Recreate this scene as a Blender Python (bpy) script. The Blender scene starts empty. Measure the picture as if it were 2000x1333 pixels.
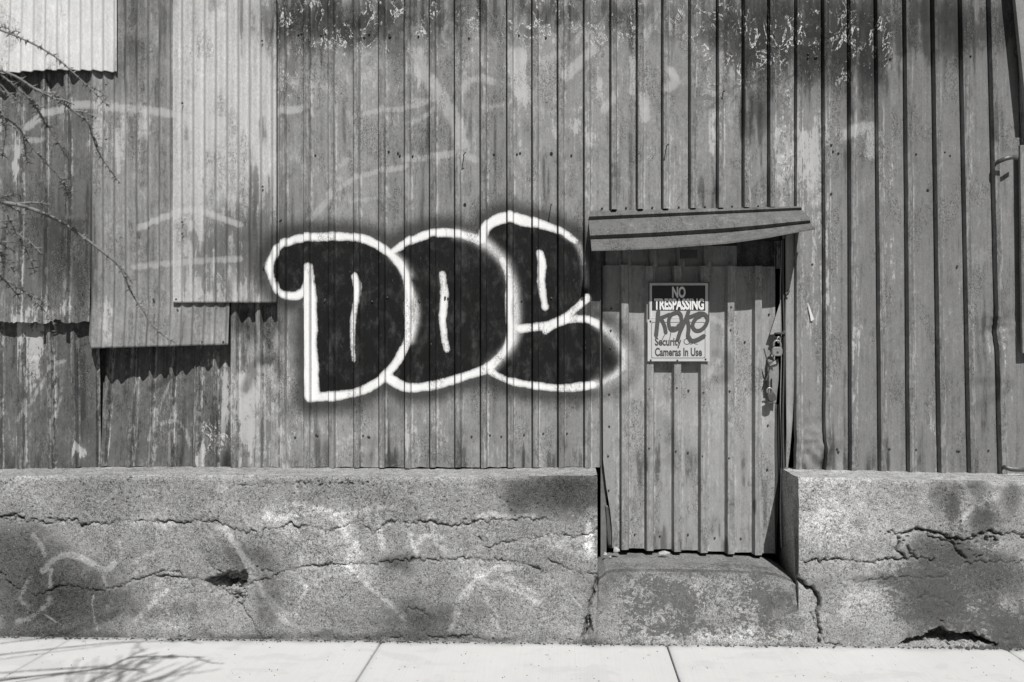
import bpy, math, random
import numpy as np
from mathutils import Vector

random.seed(7); np.random.seed(7)
S = bpy.context.scene
COL = S.collection

# ------------------------------------------------------------------ camera, sky, sun, exposure
F, D, CZ = 1500.0, 4.615, 1.615          # focal length in photo pixels, wall distance, eye height
VX, VY = 1105.0, 688.0                   # vanishing point of the wall normal in the photograph
cam = bpy.data.cameras.new('camera'); co = bpy.data.objects.new('camera', cam); COL.objects.link(co)
co.location = (0, -D, CZ); co.rotation_euler = (math.radians(90), 0, 0)
cam.sensor_width = 36; cam.lens = 36 * F / 2000
cam.shift_x = (1000 - VX) / 2000; cam.shift_y = (VY - 666.5) / 2000
cam.clip_start = .05; cam.clip_end = 3000
cam.dof.use_dof = True; cam.dof.focus_distance = 4.5; cam.dof.aperture_fstop = 3.2
S.camera = co

SUNV = Vector((.30, -1.0, 1.35)).normalized()      # towards the sun
EL = math.asin(SUNV.z); AZ = math.atan2(SUNV.x, SUNV.y)
w = bpy.data.worlds.new('World'); S.world = w; w.use_nodes = True
nt = w.node_tree; bg = nt.nodes['Background']
sky = nt.nodes.new('ShaderNodeTexSky'); sky.sky_type = 'NISHITA'; sky.sun_disc = False
sky.sun_elevation = EL; sky.sun_rotation = AZ
bw = nt.nodes.new('ShaderNodeSeparateColor')       # black-and-white photograph taken through a red filter: only the sky's red reaches the film
tint = nt.nodes.new('ShaderNodeVectorMath'); tint.operation = 'SCALE'; tint.inputs[0].default_value = (1, .995, .985)
nt.links.new(sky.outputs[0], bw.inputs[0]); nt.links.new(bw.outputs[0], tint.inputs['Scale'])
nt.links.new(tint.outputs[0], bg.inputs[0]); bg.inputs[1].default_value = .05
sl = bpy.data.lights.new('sun', 'SUN'); sl.energy = 5.0; sl.angle = math.radians(.53); sl.color = (1, .988, .968)
so = bpy.data.objects.new('sun', sl); COL.objects.link(so); so.location = (3, -9, 12)
so.rotation_euler = SUNV.to_track_quat('Z', 'Y').to_euler()
S.view_settings.view_transform = 'Standard'; S.view_settings.look = 'None'
S.view_settings.gamma = 1; S.view_settings.exposure = 0.0; S.view_settings.use_curve_mapping = False
S.render.engine = 'CYCLES'; S.cycles.max_bounces = 5; S.cycles.transparent_max_bounces = 6

# ------------------------------------------------------------------ numeric helpers
YF = -.31                                             # front face of the concrete base
KW = F / D; KF = F / (D + YF)                         # pixels per metre on the siding / on the concrete front
def W(px, py, y=0.):
    d = D + y
    return Vector(((px - VX) * d / F, y, CZ - (py - VY) * d / F))
def X0(px): return (px - VX) / KW
def Z0(py): return CZ - (py - VY) / KW
def XF(px): return (px - VX) / KF
def ZF(py): return CZ - (py - VY) / KF
def ground_z(x): return -.0113 * x - .0145

def _h(i, j, s):
    n = np.sin(i * 127.1 + j * 311.7 + s * 74.7) * 43758.5453
    return n - np.floor(n)
def vnoise(x, y, s=0):
    i = np.floor(x); j = np.floor(y); fx = x - i; fy = y - j
    fx = fx * fx * (3 - 2 * fx); fy = fy * fy * (3 - 2 * fy)
    return (_h(i, j, s) * (1 - fx) + _h(i + 1, j, s) * fx) * (1 - fy) + (_h(i, j + 1, s) * (1 - fx) + _h(i + 1, j + 1, s) * fx) * fy
def fbm(x, y, o=4, s=0):
    r = 0; a = .5; t = 0
    for k in range(o):
        r = r + a * vnoise(x * 2 ** k, y * 2 ** k, s + k * 3); t += a; a *= .5
    return r / t - .5
def sstep(a, b, x):
    t = np.clip((x - a) / (b - a), 0, 1); return t * t * (3 - 2 * t)
def smooth(pts, n=4):
    P = np.array(pts, float)
    if len(P) < 3: return P
    Q = np.vstack([2 * P[0] - P[1], P, 2 * P[-1] - P[-2]]); out = []
    for i in range(1, len(Q) - 2):
        for t in np.linspace(0, 1, n, endpoint=False):
            a, b, c, d = Q[i - 1], Q[i], Q[i + 1], Q[i + 2]
            out.append(.5 * ((2 * b) + (c - a) * t + (2 * a - 5 * b + 4 * c - d) * t * t + (3 * b - a - 3 * c + d) * t ** 3))
    out.append(P[-1]); return np.array(out)
def pdist(qx, qy, P):
    """distance to a polyline; a third column is a half width that is subtracted"""
    P = np.asarray(P, float); best = np.full(qx.shape, 1e6)
    m = 60
    sel = (qx > P[:, 0].min() - m) & (qx < P[:, 0].max() + m) & (qy > P[:, 1].min() - m) & (qy < P[:, 1].max() + m)
    if not sel.any(): return best
    x = qx[sel]; y = qy[sel]; b = np.full(x.shape, 1e6)
    for k in range(len(P) - 1):
        ax, ay = P[k, :2]; dx, dy = P[k + 1, 0] - ax, P[k + 1, 1] - ay
        t = np.clip(((x - ax) * dx + (y - ay) * dy) / (dx * dx + dy * dy + 1e-9), 0, 1)
        d = np.hypot(x - ax - t * dx, y - ay - t * dy)
        if P.shape[1] > 2: d = d - (P[k, 2] + t * (P[k + 1, 2] - P[k, 2]))
        b = np.minimum(b, d)
    best[sel] = b; return best
def inside(qx, qy, P):
    P = np.asarray(P, float); r = np.zeros(qx.shape, bool); n = len(P)
    for k in range(n):
        x1, y1 = P[k, :2]; x2, y2 = P[(k + 1) % n, :2]
        if y1 == y2: continue
        c = ((y1 > qy) != (y2 > qy)) & (qx < (x2 - x1) * (qy - y1) / (y2 - y1) + x1)
        r ^= c
    return r
def blobs(qx, qy, L):
    r = np.zeros(qx.shape)
    for cx, cy, rx, ry, v in L:
        r += v * np.exp(-((qx - cx) / rx) ** 2 - ((qy - cy) / ry) ** 2)
    return r

# ------------------------------------------------------------------ object helpers
def tag(o, label=None, cat=None, group=None, kind=None):
    if label: o['label'] = label
    if cat: o['category'] = cat
    if group: o['group'] = group
    if kind: o['kind'] = kind
    return o
def empty(name, loc, label, cat, group=None, kind=None):
    o = bpy.data.objects.new(name, None); COL.objects.link(o); o.location = loc; o.empty_display_size = .1
    return tag(o, label, cat, group, kind)
def mesh_obj(name, verts, faces, mat, parent=None, attrs=None, flat=False, loc=None):
    V = np.array([tuple(v) for v in verts] if not isinstance(verts, np.ndarray) else verts, float)
    off = np.zeros(3)
    p = parent
    while p is not None: off += np.array(p.location); p = p.parent
    own = np.zeros(3)
    if loc is not None: own = np.array(loc) - off
    V = V - off - own
    me = bpy.data.meshes.new(name); me.from_pydata(V.tolist(), [], [list(f) for f in faces])
    me.materials.append(mat)
    if attrs:
        for k, a in attrs.items():
            at = me.attributes.new(k, 'FLOAT', 'POINT'); at.data.foreach_set('value', np.asarray(a, np.float32))
    if not flat: me.polygons.foreach_set('use_smooth', [True] * len(me.polygons))
    me.update()
    o = bpy.data.objects.new(name, me); COL.objects.link(o); o.location = own
    if parent: o.parent = parent
    return o
def grid_faces(nu, nv, base=0, flip=False):
    i = np.arange(nu - 1)[:, None]; j = np.arange(nv - 1)[None, :]
    a = base + i * nv + j
    q = np.stack([a, a + nv, a + nv + 1, a + 1], -1).reshape(-1, 4)
    return (q[:, ::-1] if flip else q).tolist()
def box(c, s):
    x, y, z = c; a, b, d = s[0] / 2, s[1] / 2, s[2] / 2
    V = [(x + i * a, y + j * b, z + k * d) for i in (-1, 1) for j in (-1, 1) for k in (-1, 1)]
    return V, [(0, 1, 3, 2), (4, 6, 7, 5), (0, 4, 5, 1), (2, 3, 7, 6), (0, 2, 6, 4), (1, 5, 7, 3)]
class MB:
    def __init__(s): s.v = []; s.f = []
    def add(s, V, Fc):
        b = len(s.v); s.v += [tuple(v) for v in V]; s.f += [tuple(b + i for i in f) for f in Fc]; return s
    def box(s, c, z): return s.add(*box(c, z))
    def tube(s, pts, rad, n=6, cap=True):
        P = [Vector(p) for p in pts]; V = []; Fc = []
        R = rad if hasattr(rad, '__len__') else [rad] * len(P)
        prev = None
        for i, p in enumerate(P):
            t = (P[min(i + 1, len(P) - 1)] - P[max(i - 1, 0)]).normalized()
            u = prev - t * prev.dot(t) if prev is not None else t.orthogonal()
            u.normalize(); prev = u; v = t.cross(u)
            for k in range(n):
                a = 2 * math.pi * k / n; V.append(p + (u * math.cos(a) + v * math.sin(a)) * R[i])
        for i in range(len(P) - 1):
            for k in range(n):
                Fc.append((i * n + k, i * n + (k + 1) % n, (i + 1) * n + (k + 1) % n, (i + 1) * n + k))
        if cap: Fc.append(tuple(range(n))[::-1]); Fc.append(tuple(range((len(P) - 1) * n, len(P) * n)))
        return s.add(V, Fc)
    def lathe(s, c, axis, prof, n=12):
        """prof: (distance along axis, radius)"""
        ax = Vector(axis).normalized(); u = ax.orthogonal().normalized(); v = ax.cross(u); c = Vector(c); V = []; Fc = []
        for h, r in prof:
            for k in range(n):
                a = 2 * math.pi * k / n; V.append(c + ax * h + (u * math.cos(a) + v * math.sin(a)) * r)
        m = len(prof)
        for i in range(m - 1):
            for k in range(n): Fc.append((i * n + k, i * n + (k + 1) % n, (i + 1) * n + (k + 1) % n, (i + 1) * n + k))
        Fc.append(tuple(range(n))[::-1]); Fc.append(tuple(range((m - 1) * n, m * n)))
        return s.add(V, Fc)
    def ribbon(s, pts, half, y, thick=.0006):
        """flat stroke lying in the x-z plane at depth y, rounded ends"""
        P = [Vector((p[0], p[1])) for p in pts]; L = []; Rr = []
        for i, p in enumerate(P):
            t = (P[min(i + 1, len(P) - 1)] - P[max(i - 1, 0)]).normalized(); nn = Vector((-t.y, t.x)); L.append(p + nn * half); Rr.append(p - nn * half)
        t0 = (P[1] - P[0]).normalized(); t1 = (P[-1] - P[-2]).normalized()
        n0 = Vector((-t0.y, t0.x)); n1 = Vector((-t1.y, t1.x)); a = P[0]; b = P[-1]
        L = [a - t0 * half, a - t0 * half * .7 + n0 * half * .7] + L + [b + t1 * half * .7 + n1 * half * .7]
        Rr = [a - t0 * half * 1.001, a - t0 * half * .7 - n0 * half * .7] + Rr + [b + t1 * half * .95 - n1 * half * .3]
        V = []
        for i, (l, r) in enumerate(zip(L, Rr)): V += [(l.x, y - i * 6e-6, l.y), (r.x, y - i * 6e-6, r.y)]
        return s.add(V, [(2 * i, 2 * i + 1, 2 * i + 3, 2 * i + 2) for i in range(len(L) - 1)])
    def build(s, name, mat, parent=None, flat=True, loc=None): return mesh_obj(name, s.v, s.f, mat, parent, None, flat, loc)

# ------------------------------------------------------------------ materials (all neutral grey)
class NG:
    def __init__(s, name):
        s.m = bpy.data.materials.new(name); s.m.use_nodes = True; s.t = s.m.node_tree; s.n = s.t.nodes
        s.b = s.n['Principled BSDF']; s.geo = s.n.new('ShaderNodeNewGeometry'); s.pos = s.geo.outputs['Position']
    def _set(s, sock, v):
        if hasattr(v, 'links') or hasattr(v, 'is_linked'): s.t.links.new(v, sock)
        else: sock.default_value = v
    def m_(s, op, a, b=0., c=None, clamp=False):
        x = s.n.new('ShaderNodeMath'); x.operation = op; x.use_clamp = clamp
        s._set(x.inputs[0], a); s._set(x.inputs[1], b)
        if c is not None: s._set(x.inputs[2], c)
        return x.outputs[0]
    def add(s, a, b): return s.m_('ADD', a, b)
    def mul(s, a, b): return s.m_('MULTIPLY', a, b)
    def sub(s, a, b): return s.m_('SUBTRACT', a, b)
    def ss(s, x, a, b, o0=0., o1=1.):
        r = s.n.new('ShaderNodeMapRange'); r.interpolation_type = 'SMOOTHSTEP'
        s._set(r.inputs[0], x); r.inputs[1].default_value = a; r.inputs[2].default_value = b
        r.inputs[3].default_value = o0; r.inputs[4].default_value = o1; return r.outputs[0]
    def mix(s, f, a, b):
        x = s.n.new('ShaderNodeMix'); x.data_type = 'FLOAT'; s._set(x.inputs[0], f); s._set(x.inputs[2], a); s._set(x.inputs[3], b); return x.outputs[0]
    def vec(s, sc, off=(0, 0, 0)):
        x = s.n.new('ShaderNodeVectorMath'); x.operation = 'MULTIPLY_ADD'; s.t.links.new(s.pos, x.inputs[0])
        x.inputs[1].default_value = sc; x.inputs[2].default_value = off; return x.outputs[0]
    def noise(s, scale, detail=4, rough=.55, dist=0., off=(0, 0, 0)):
        x = s.n.new('ShaderNodeTexNoise'); sc = scale if hasattr(scale, '__len__') else (scale,) * 3
        s.t.links.new(s.vec(sc, off), x.inputs['Vector']); x.inputs['Scale'].default_value = 1
        x.inputs['Detail'].default_value = detail; x.inputs['Roughness'].default_value = rough; x.inputs['Distortion'].default_value = dist
        return x.outputs[0]
    def voro(s, scale, feat='F1'):
        x = s.n.new('ShaderNodeTexVoronoi'); x.feature = feat; sc = scale if hasattr(scale, '__len__') else (scale,) * 3
        s.t.links.new(s.vec(sc), x.inputs['Vector']); x.inputs['Scale'].default_value = 1; return x.outputs[0]
    def attr(s, name):
        x = s.n.new('ShaderNodeAttribute'); x.attribute_name = name; return x.outputs['Fac']
    def out(s, val, rough=.6, bump=None, bs=.4, bd=.004, metal=0., spec=.35):
        x = s.n.new('ShaderNodeVectorMath'); x.operation = 'SCALE'; x.inputs[0].default_value = (1, 1, .998)
        s._set(x.inputs['Scale'], val); s.t.links.new(x.outputs[0], s.b.inputs['Base Color'])
        s._set(s.b.inputs['Roughness'], rough); s.b.inputs['Metallic'].default_value = metal
        s.b.inputs['Specular IOR Level'].default_value = spec
        if bump is not None:
            k = s.n.new('ShaderNodeBump'); k.inputs['Strength'].default_value = bs; k.inputs['Distance'].default_value = bd
            s.t.links.new(bump, k.inputs['Height']); s.t.links.new(k.outputs[0], s.b.inputs['Normal'])
        return s.m

def siding_material(name, base, streak=.3, mott=.35, fleck=1., galv=0., dark=.5, grain=1.1):
    g = NG(name)
    st = g.noise((20, 6, .8), 6, .62); st2 = g.noise((85, 20, 2.6), 5, .68, off=(3, 0, 7))
    n1 = g.noise(2.2, 6, .6, .4); n2 = g.noise((14, 14, 8), 8, .70, .3, (5, 1, 2)); n3 = g.noise((110, 110, 60), 5, .72)
    n5 = g.noise((38, 38, 18), 7, .72, .8, (2, 4, 6))
    mixn = g.add(g.add(g.mul(n2, .45), g.mul(n5, .35)), g.add(g.mul(n3, .20), g.mul(g.sub(st2, .5), .35)))   # broken-up, slightly streaky, mean .5
    v = g.add(1., g.mul(g.sub(st, .5), streak * 2.4)); v = g.add(v, g.mul(g.sub(st2, .5), streak * 2.4))
    v = g.add(v, g.mul(g.sub(n1, .5), mott * 1.6)); v = g.add(v, g.mul(g.sub(n2, .5), mott * 2.2)); v = g.add(v, g.mul(g.sub(n5, .5), mott * 2.4)); v = g.add(v, g.mul(g.sub(n3, .5), grain))
    v = g.mul(g.m_('MAXIMUM', v, .15), base); v = g.mul(v, g.attr('pr'))
    # chalky scuffs and old paint showing through, crisp edged
    sc = g.mul(g.ss(g.add(mixn, g.mul(g.sub(n1, .5), .5)), .575, .61), mott); v = g.mix(sc, v, g.mul(v, 1.55))
    dk = g.mul(g.ss(g.add(mixn, g.mul(g.sub(st, .5), .5)), .435, .40), mott * 1.2); v = g.mix(dk, v, g.mul(v, .55))
    wear = g.mul(g.attr('ed'), g.ss(g.add(st2, g.mul(g.sub(n5, .5), .9)), .50, .60)); v = g.mix(g.mul(wear, .65), v, .52)
    # stains and bare areas: thresholded against the broken noise
    sa = g.attr('st'); ds = g.m_('MAXIMUM', sa, 0.); ls = g.m_('MAXIMUM', g.mul(sa, -1.), 0.)
    dm = g.add(g.mul(ds, .45), g.mul(g.ss(g.add(g.mul(ds, .30), mixn), .56, .63), g.mul(g.ss(ds, .04, .4), .42)))
    v = g.mul(v, g.sub(1., g.m_('MINIMUM', dm, .8)))
    lm = g.add(g.mul(ls, .18), g.mul(g.ss(g.add(g.mul(ls, .28), mixn), .60, .66), g.mul(g.ss(ls, .03, .35), .62)))
    v = g.mix(g.m_('MINIMUM', lm, .85), v, .50)
    # flaked paint: curled bright edges, bare patches, dark pits
    fl = g.noise((9.5, 9.5, 6.), 8, .62, 1.3, (1, 2, 9)); wob = g.mul(g.ss(n3, .35, .7), .030); band = g.ss(g.sub(g.m_('ABSOLUTE', g.sub(fl, .52)), wob), -.002, .007, 1., 0.)
    pk = g.attr('pk'); pm = g.ss(g.add(pk, g.mul(g.sub(n1, .5), .9)), .25, .75)
    gate = g.ss(g.noise((8, 8, 5), 4, .6, off=(8, 8, 1)), .49, .55)
    edge = g.mul(g.mul(band, pm), gate)
    patch = g.mul(g.ss(fl, .60, .62), g.ss(pk, .1, .6)); v = g.mix(g.mul(patch, .45), v, g.mul(v, 1.8))
    inner = g.mul(g.ss(fl, .505, .48), g.mul(pm, .6)); v = g.mix(inner, v, g.mul(v, dark))
    v = g.mix(g.mul(edge, .82 * fleck), v, .72)
    sf = g.mul(g.ss(g.noise((60, 60, 40), 4, .65, .6, (7, 3, 3)), .59, .63), g.mul(pm, g.ss(n2, .45, .6))); v = g.mix(g.mul(sf, .45 * fleck), v, .62)
    bl = g.noise((60, 60, 28), 4, .6, 1.6, (4, 4, 4)); blm = g.ss(g.noise((6, 6, 2.6), 3, .5, off=(2, 9, 5)), .53, .60)
    pit = g.mul(g.ss(g.m_('ABSOLUTE', g.sub(bl, .47)), .004, .016, 1., 0.), blm); v = g.mix(g.mul(pit, .75), v, g.mul(v, .22))
    hi = g.mul(g.ss(g.m_('ABSOLUTE', g.sub(bl, .500)), .003, .013, 1., 0.), blm); v = g.mix(g.mul(hi, .5), v, .46)
    # faded old tags, broken at the folds and where the paint has gone
    gh = g.attr('gl'); gm = g.mul(g.ss(g.add(gh, g.mul(g.sub(mixn, .5), 2.4)), .12, .55), g.ss(gh, .05, .35)); v = g.mix(g.mul(gm, g.add(.15, g.mul(gh, .66))), v, .50)
    gd = g.attr('gd'); v = g.mul(v, g.sub(1., g.mul(gd, g.ss(mixn, .40, .56, .5, 1.2))))
    # the fresh piece: grey overspray, black fill, white outline
    spr = g.mul(g.sub(n3, .5), 10.); spr2 = g.mul(g.sub(n2, .5), 14.)
    gb = g.attr('gb'); halo = g.ss(g.add(g.add(gb, spr2), g.mul(spr, .8)), 16., 50., 1., 0.)
    v = g.mix(g.mul(halo, .84), v, .03)
    fill = g.ss(g.add(gb, g.mul(spr, .4)), -3., 3., 1., 0.)
    fv = g.add(.008, g.add(g.mul(g.ss(n2, .46, .72), .034), g.mul(g.ss(mixn, .52, .60), .010)))
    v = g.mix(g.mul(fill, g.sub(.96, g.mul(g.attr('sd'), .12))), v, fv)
    v = g.mix(g.mul(g.attr('gs'), g.ss(g.add(n3, g.mul(n2, .4)), .45, .85, .5, 1.15)), v, .74)
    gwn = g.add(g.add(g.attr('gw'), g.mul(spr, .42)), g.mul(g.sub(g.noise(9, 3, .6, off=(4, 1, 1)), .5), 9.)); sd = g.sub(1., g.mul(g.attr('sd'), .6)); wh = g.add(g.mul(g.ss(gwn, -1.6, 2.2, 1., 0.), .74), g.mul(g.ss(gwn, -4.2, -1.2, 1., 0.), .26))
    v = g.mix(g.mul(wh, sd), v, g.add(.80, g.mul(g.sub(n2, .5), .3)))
    chip = g.mul(g.mul(pit, .75), g.ss(gb, 34., 8.)); v = g.mix(chip, v, .09)
    ch2 = g.mul(g.ss(mixn, .385, .36), g.ss(gb, 30., 10.)); v = g.mix(g.mul(ch2, .6), v, .14)
    bh = g.add(g.add(g.mul(n3, .3), g.mul(n5, .35)), g.add(g.mul(pit, -.9), g.mul(edge, .8)))
    return g.out(v, g.add(.55, g.mul(n2, .3)), bh, .8, .005, metal=galv, spec=.14)

def concrete_material(name, base, contrast=1.):
    g = NG(name)
    n1 = g.noise(2.6, 5, .6, .3); n2 = g.noise(11, 7, .68, .3, (3, 3, 3)); n3 = g.noise(60, 7, .78); n4 = g.noise(165, 4, .8, off=(1, 5, 2))
    v = g.add(1., g.mul(g.sub(n1, .5), .8)); v = g.add(v, g.mul(g.sub(n2, .5), 1.1))
    v = g.add(v, g.mul(g.sub(n3, .5), 2.0 * contrast)); v = g.add(v, g.mul(g.sub(n4, .5), 3.8 * contrast))
    v = g.mul(g.m_('MAXIMUM', v, .12), base)
    pv = g.noise(105, 3, .65, off=(9, 2, 4)); pit = g.ss(pv, .61, .68); v = g.mix(g.mul(pit, .85), v, g.mul(v, .22))
    ag = g.ss(g.noise(98, 3, .65, off=(1, 7, 1)), .60, .70); v = g.mix(g.mul(ag, .6), v, .66)
    mixn = g.add(g.add(g.mul(n2, .5), g.mul(n3, .3)), g.mul(n4, .2))
    st = g.attr('st'); ds = g.m_('MAXIMUM', st, 0.); ls = g.m_('MAXIMUM', g.mul(st, -1.), 0.)
    dm = g.add(g.mul(ds, .26), g.mul(g.ss(g.add(g.mul(ds, .22), mixn), .55, .66), g.mul(g.ss(ds, .04, .5), .42))); v = g.mul(v, g.sub(1., g.m_('MINIMUM', dm, .78)))
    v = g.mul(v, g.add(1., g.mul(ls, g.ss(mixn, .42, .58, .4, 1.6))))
    gl = g.attr('gl'); gm = g.mul(g.ss(g.add(g.mul(gl, .22), mixn), .50, .70), g.ss(gl, .05, .6)); v = g.mix(gm, v, g.add(g.mul(v, 1.35), .12))
    fp = g.attr('fp')                                        # flaking dark old paint
    f2 = g.add(g.mul(g.noise((15, 15, 19), 8, .76, .5, (6, 6, 2)), .6), g.mul(g.noise((48, 48, 60), 6, .75, off=(2, 2, 8)), .55))
    fm = g.mul(g.ss(g.add(f2, g.mul(g.sub(fp, .5), .15)), .585, .615), g.ss(fp, .03, .3))
    v = g.mix(g.mul(fm, .82), v, g.add(.05, g.mul(n4, .10)))
    ck = g.ss(g.add(g.attr('ck'), g.mul(g.sub(n4, .5), 2.5)), -.7, 1.3, 1., 0.); v = g.mix(g.mul(ck, .55), v, .03)
    bh = g.add(g.add(g.mul(n3, .6), g.mul(n4, .7)), g.mul(pit, -.8))
    return g.out(v, .92, bh, .9, .008, spec=.12)

def plain(name, val, var=.35, scale=40, rough=.6, metal=0., bump=.3, spec=.3, scale2=6):
    g = NG(name); n = g.noise(scale, 5, .65, .3); m = g.noise(scale2, 4, .6, off=(3, 1, 4))
    v = g.mul(g.add(g.add(1., g.mul(g.sub(n, .5), var * 2)), g.mul(g.sub(m, .5), var * 1.4)), val)
    return g.out(v, rough, n, bump, .003, metal, spec)

def sidewalk_material():
    g = NG('sidewalk_concrete')
    n1 = g.noise(1.7, 4, .6); n2 = g.noise(9, 5, .6); br = g.noise((150, 2.2, 10), 3, .6); n4 = g.noise(170, 3, .6)
    br2 = g.ss(g.noise((420, 1.2, 5), 2, .5), .60, .68)
    v = g.add(1., g.mul(g.sub(n1, .5), .10)); v = g.add(v, g.mul(g.sub(n2, .5), .10)); v = g.add(v, g.mul(g.sub(br, .5), .12)); v = g.add(v, g.mul(g.sub(n4, .5), .12))
    v = g.mul(v, .54); v = g.mix(g.mul(br2, .12), v, .28)
    sp = g.ss(g.voro((34, 34, 34)), .035, .055, 1., 0.); sp = g.mul(sp, g.ss(g.noise(5, 2, .5), .52, .6)); v = g.mix(g.mul(sp, .6), v, .12)
    gum = g.mul(g.ss(g.add(g.voro((4.2, 4.2, 4.2)), g.mul(g.sub(n4, .5), .05)), .035, .06, 1., 0.), .45); v = g.mix(gum, v, .2)
    blo = g.ss(g.noise((3, 5, 3), 6, .65, .5, (7, 7, 7)), .52, .60); v = g.mul(v, g.sub(1., g.mul(blo, .07)))
    d = g.mul(g.attr('st'), g.ss(n2, .35, .6, .4, 1.)); v = g.mul(v, g.sub(1., d))
    return g.out(v, .85, g.add(br, g.mul(n4, .4)), .25, .002, spec=.2)

M = {}
M['siding'] = siding_material('painted_siding', .255, .22, .34, grain=.95)
M['siding_right'] = siding_material('painted_siding_dull', .195, .2, .2, grain=.85)
M['siding_old'] = siding_material('weathered_siding', .112, .3, .5, .8)
M['door'] = siding_material('painted_door_metal', .295, .13, .2, .7, grain=.6)
M['galv_light'] = siding_material('bright_galvanised', .60, .14, .1, .1, grain=.7)
M['galv_mid'] = siding_material('dusty_galvanised', .49, .13, .10, .3)
M['galv_dull'] = siding_material('stained_galvanised', .285, .26, .32, .5)
M['canopy'] = siding_material('canopy_paint', .13, .15, .35, .4)
M['concrete'] = concrete_material('foundation_concrete', .28, 1.2)
M['concrete_r'] = concrete_material('foundation_concrete_pale', .345, 1.15)
M['sill'] = concrete_material('sill_concrete', .26, 1.15)
M['walk'] = sidewalk_material()
M['black'] = plain('interior_shade_black', .02, .3, 10, .9)  # near-black stands in for shade inside gaps, slots and holes
M['steel'] = plain('weathered_steel', .28, .4, 60, .45, .3)
M['rust'] = plain('rusty_steel', .07, .5, 80, .7)
M['lock'] = plain('padlock_steel', .36, .25, 90, .35, .5)
M['wood'] = plain('grey_timber', .16, .5, 30, .85)
M['twig'] = plain('twig_bark', .22, .4, 120, .8)
M['bark'] = plain('trunk_bark', .09, .5, 30, .9, bump=.8)
M['sign_white'] = plain('sign_white_enamel', .50, .10, 50, .45)
M['sign_dark'] = plain('sign_faded_red_enamel', .028, .25, 40, .45)
M['ink_white'] = plain('sign_white_lettering', .72, .12, 60, .5)
M['ink_dark'] = plain('sign_dark_lettering', .075, .3, 60, .5)
M['tagpaint'] = plain('marker_tag_paint', .085, .2, 60, .4)
M['stone'] = plain('pale_rubble', .42, .4, 60, .9)
M['joint'] = plain('joint_dirt', .06, .5, 60, .95)
M['asphalt'] = plain('asphalt', .05, .4, 120, .9)
M['earth'] = plain('verge_earth', .10, .5, 30, .95)
M['kerb'] = plain('kerb_concrete', .42, .2, 60, .9)
M['weed'] = plain('dry_weed', .2, .4, 60, .9)
M['paper'] = plain('torn_paper', .8, .1, 50, .8)
M['strap'] = plain('galvanised_strap', .11, .4, 70, .45, .3)

# ------------------------------------------------------------------ painted marks on the siding (photo-pixel plane of the wall)
def Z4(L): return [(480 + a[0] / 2.4236, 380 + a[1] / 2.4236) + tuple(v / 2.4236 for v in a[2:]) for a in L]
G1 = [(300,345),(288,430),(260,470),(210,482),(155,457),(123,400),(117,330),(148,262),(210,221),(300,204),(420,200),(520,204),(600,226),(670,272),(722,322),(757,382),(772,450),(770,540),(774,640),(764,700),(720,785),(662,858),(600,905),(520,938),(400,956),(312,962)]
G2 = [(680,285),(740,240),(800,212),(870,186),(950,180),(1030,194),(1100,216),(1160,256),(1212,312),(1242,382),(1248,460),(1246,560),(1254,640),(1240,712),(1200,768),(1148,820),(1080,848),(1000,872),(900,902),(800,916),(740,906),(680,872)]
G3 = [(1120,212),(1136,160),(1182,124),(1250,108),(1330,128),(1420,148),(1500,180),(1560,222),(1594,282),(1612,370),(1618,490),(1560,542),(1500,590),(1420,622),(1300,636)]
G4 = [(1420,642),(1470,612),(1540,590),(1610,590),(1670,615),(1735,665),(1780,730),(1794,790),(1775,840),(1720,880),(1640,902),(1540,916),(1440,914),(1340,902),(1240,880),(1185,855),(1150,828)]
def wid(L, a, b=None):
    b = a if b is None else b; n = len(L)
    return [(p[0], p[1], a + (b - a) * i / (n - 1)) for i, p in enumerate(L)]
STROKES = [smooth(Z4(wid(G1, 14, 17)), 3), smooth(Z4(wid(G2[:7], 12, 17)), 3), smooth(Z4(wid(G2[8:], 11, 19)), 3),
           smooth(Z4(wid(G3[:5], 18, 22)), 3), smooth(Z4(wid(G3[4:8], 20, 9)), 3), smooth(Z4(wid(G3[10:], 13, 15)), 3), smooth(Z4(wid(G4[:5], 15, 14)), 3), smooth(Z4(wid(G4[10:], 15, 10)), 3),
           np.array(Z4([(302,350,12),(304,450,22),(306,560,27),(308,700,25),(312,850,28),(318,950,30)])),
           smooth(Z4([(518,388,12),(530,440,13),(528,490,12),(512,600,11),(510,700,10),(515,782,9)])),
           smooth(Z4([(930,380,13),(940,470,13),(932,580,12),(940,680,11),(952,735,11)])),
           smooth(Z4([(1390,278,13),(1404,330,14),(1400,420,12),(1416,532,13)])),
           np.array(Z4([(1330,632,14),(1420,626,14)]))]
SOFT = [(smooth(Z4([(1130,225),(1180,270),(1230,330),(1262,420),(1276,520),(1276,620),(1262,700),(1200,780),(1160,820)])), 9., .8),
        (smooth(Z4([(700,290),(740,330),(770,380)])), 8., .7), (smooth(Z4([(772,440),(800,520),(802,600),(780,690)])), 7., .8),
        (smooth(Z4([(1500,185),(1570,235),(1600,320),(1612,430)])), 5., .45), (smooth(Z4([(1665,612),(1735,665),(1782,735),(1790,800),(1760,850),(1700,888),(1650,900)])), 8., .78),
        (smooth(Z4([(1000,190),(1060,200),(1130,240)])), 9., .6), (smooth(Z4([(1740,660),(1812,760),(1800,850),(1700,905)])), 17., .35)]
FILLS = [smooth(Z4(G1), 2), smooth(Z4(G2), 2), smooth(Z4(G3 + [(1290,680),(1200,770),(1150,826),(1110,760)]), 2), smooth(Z4(G4 + [(1290,700),(1320,650)]), 2)]
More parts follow.
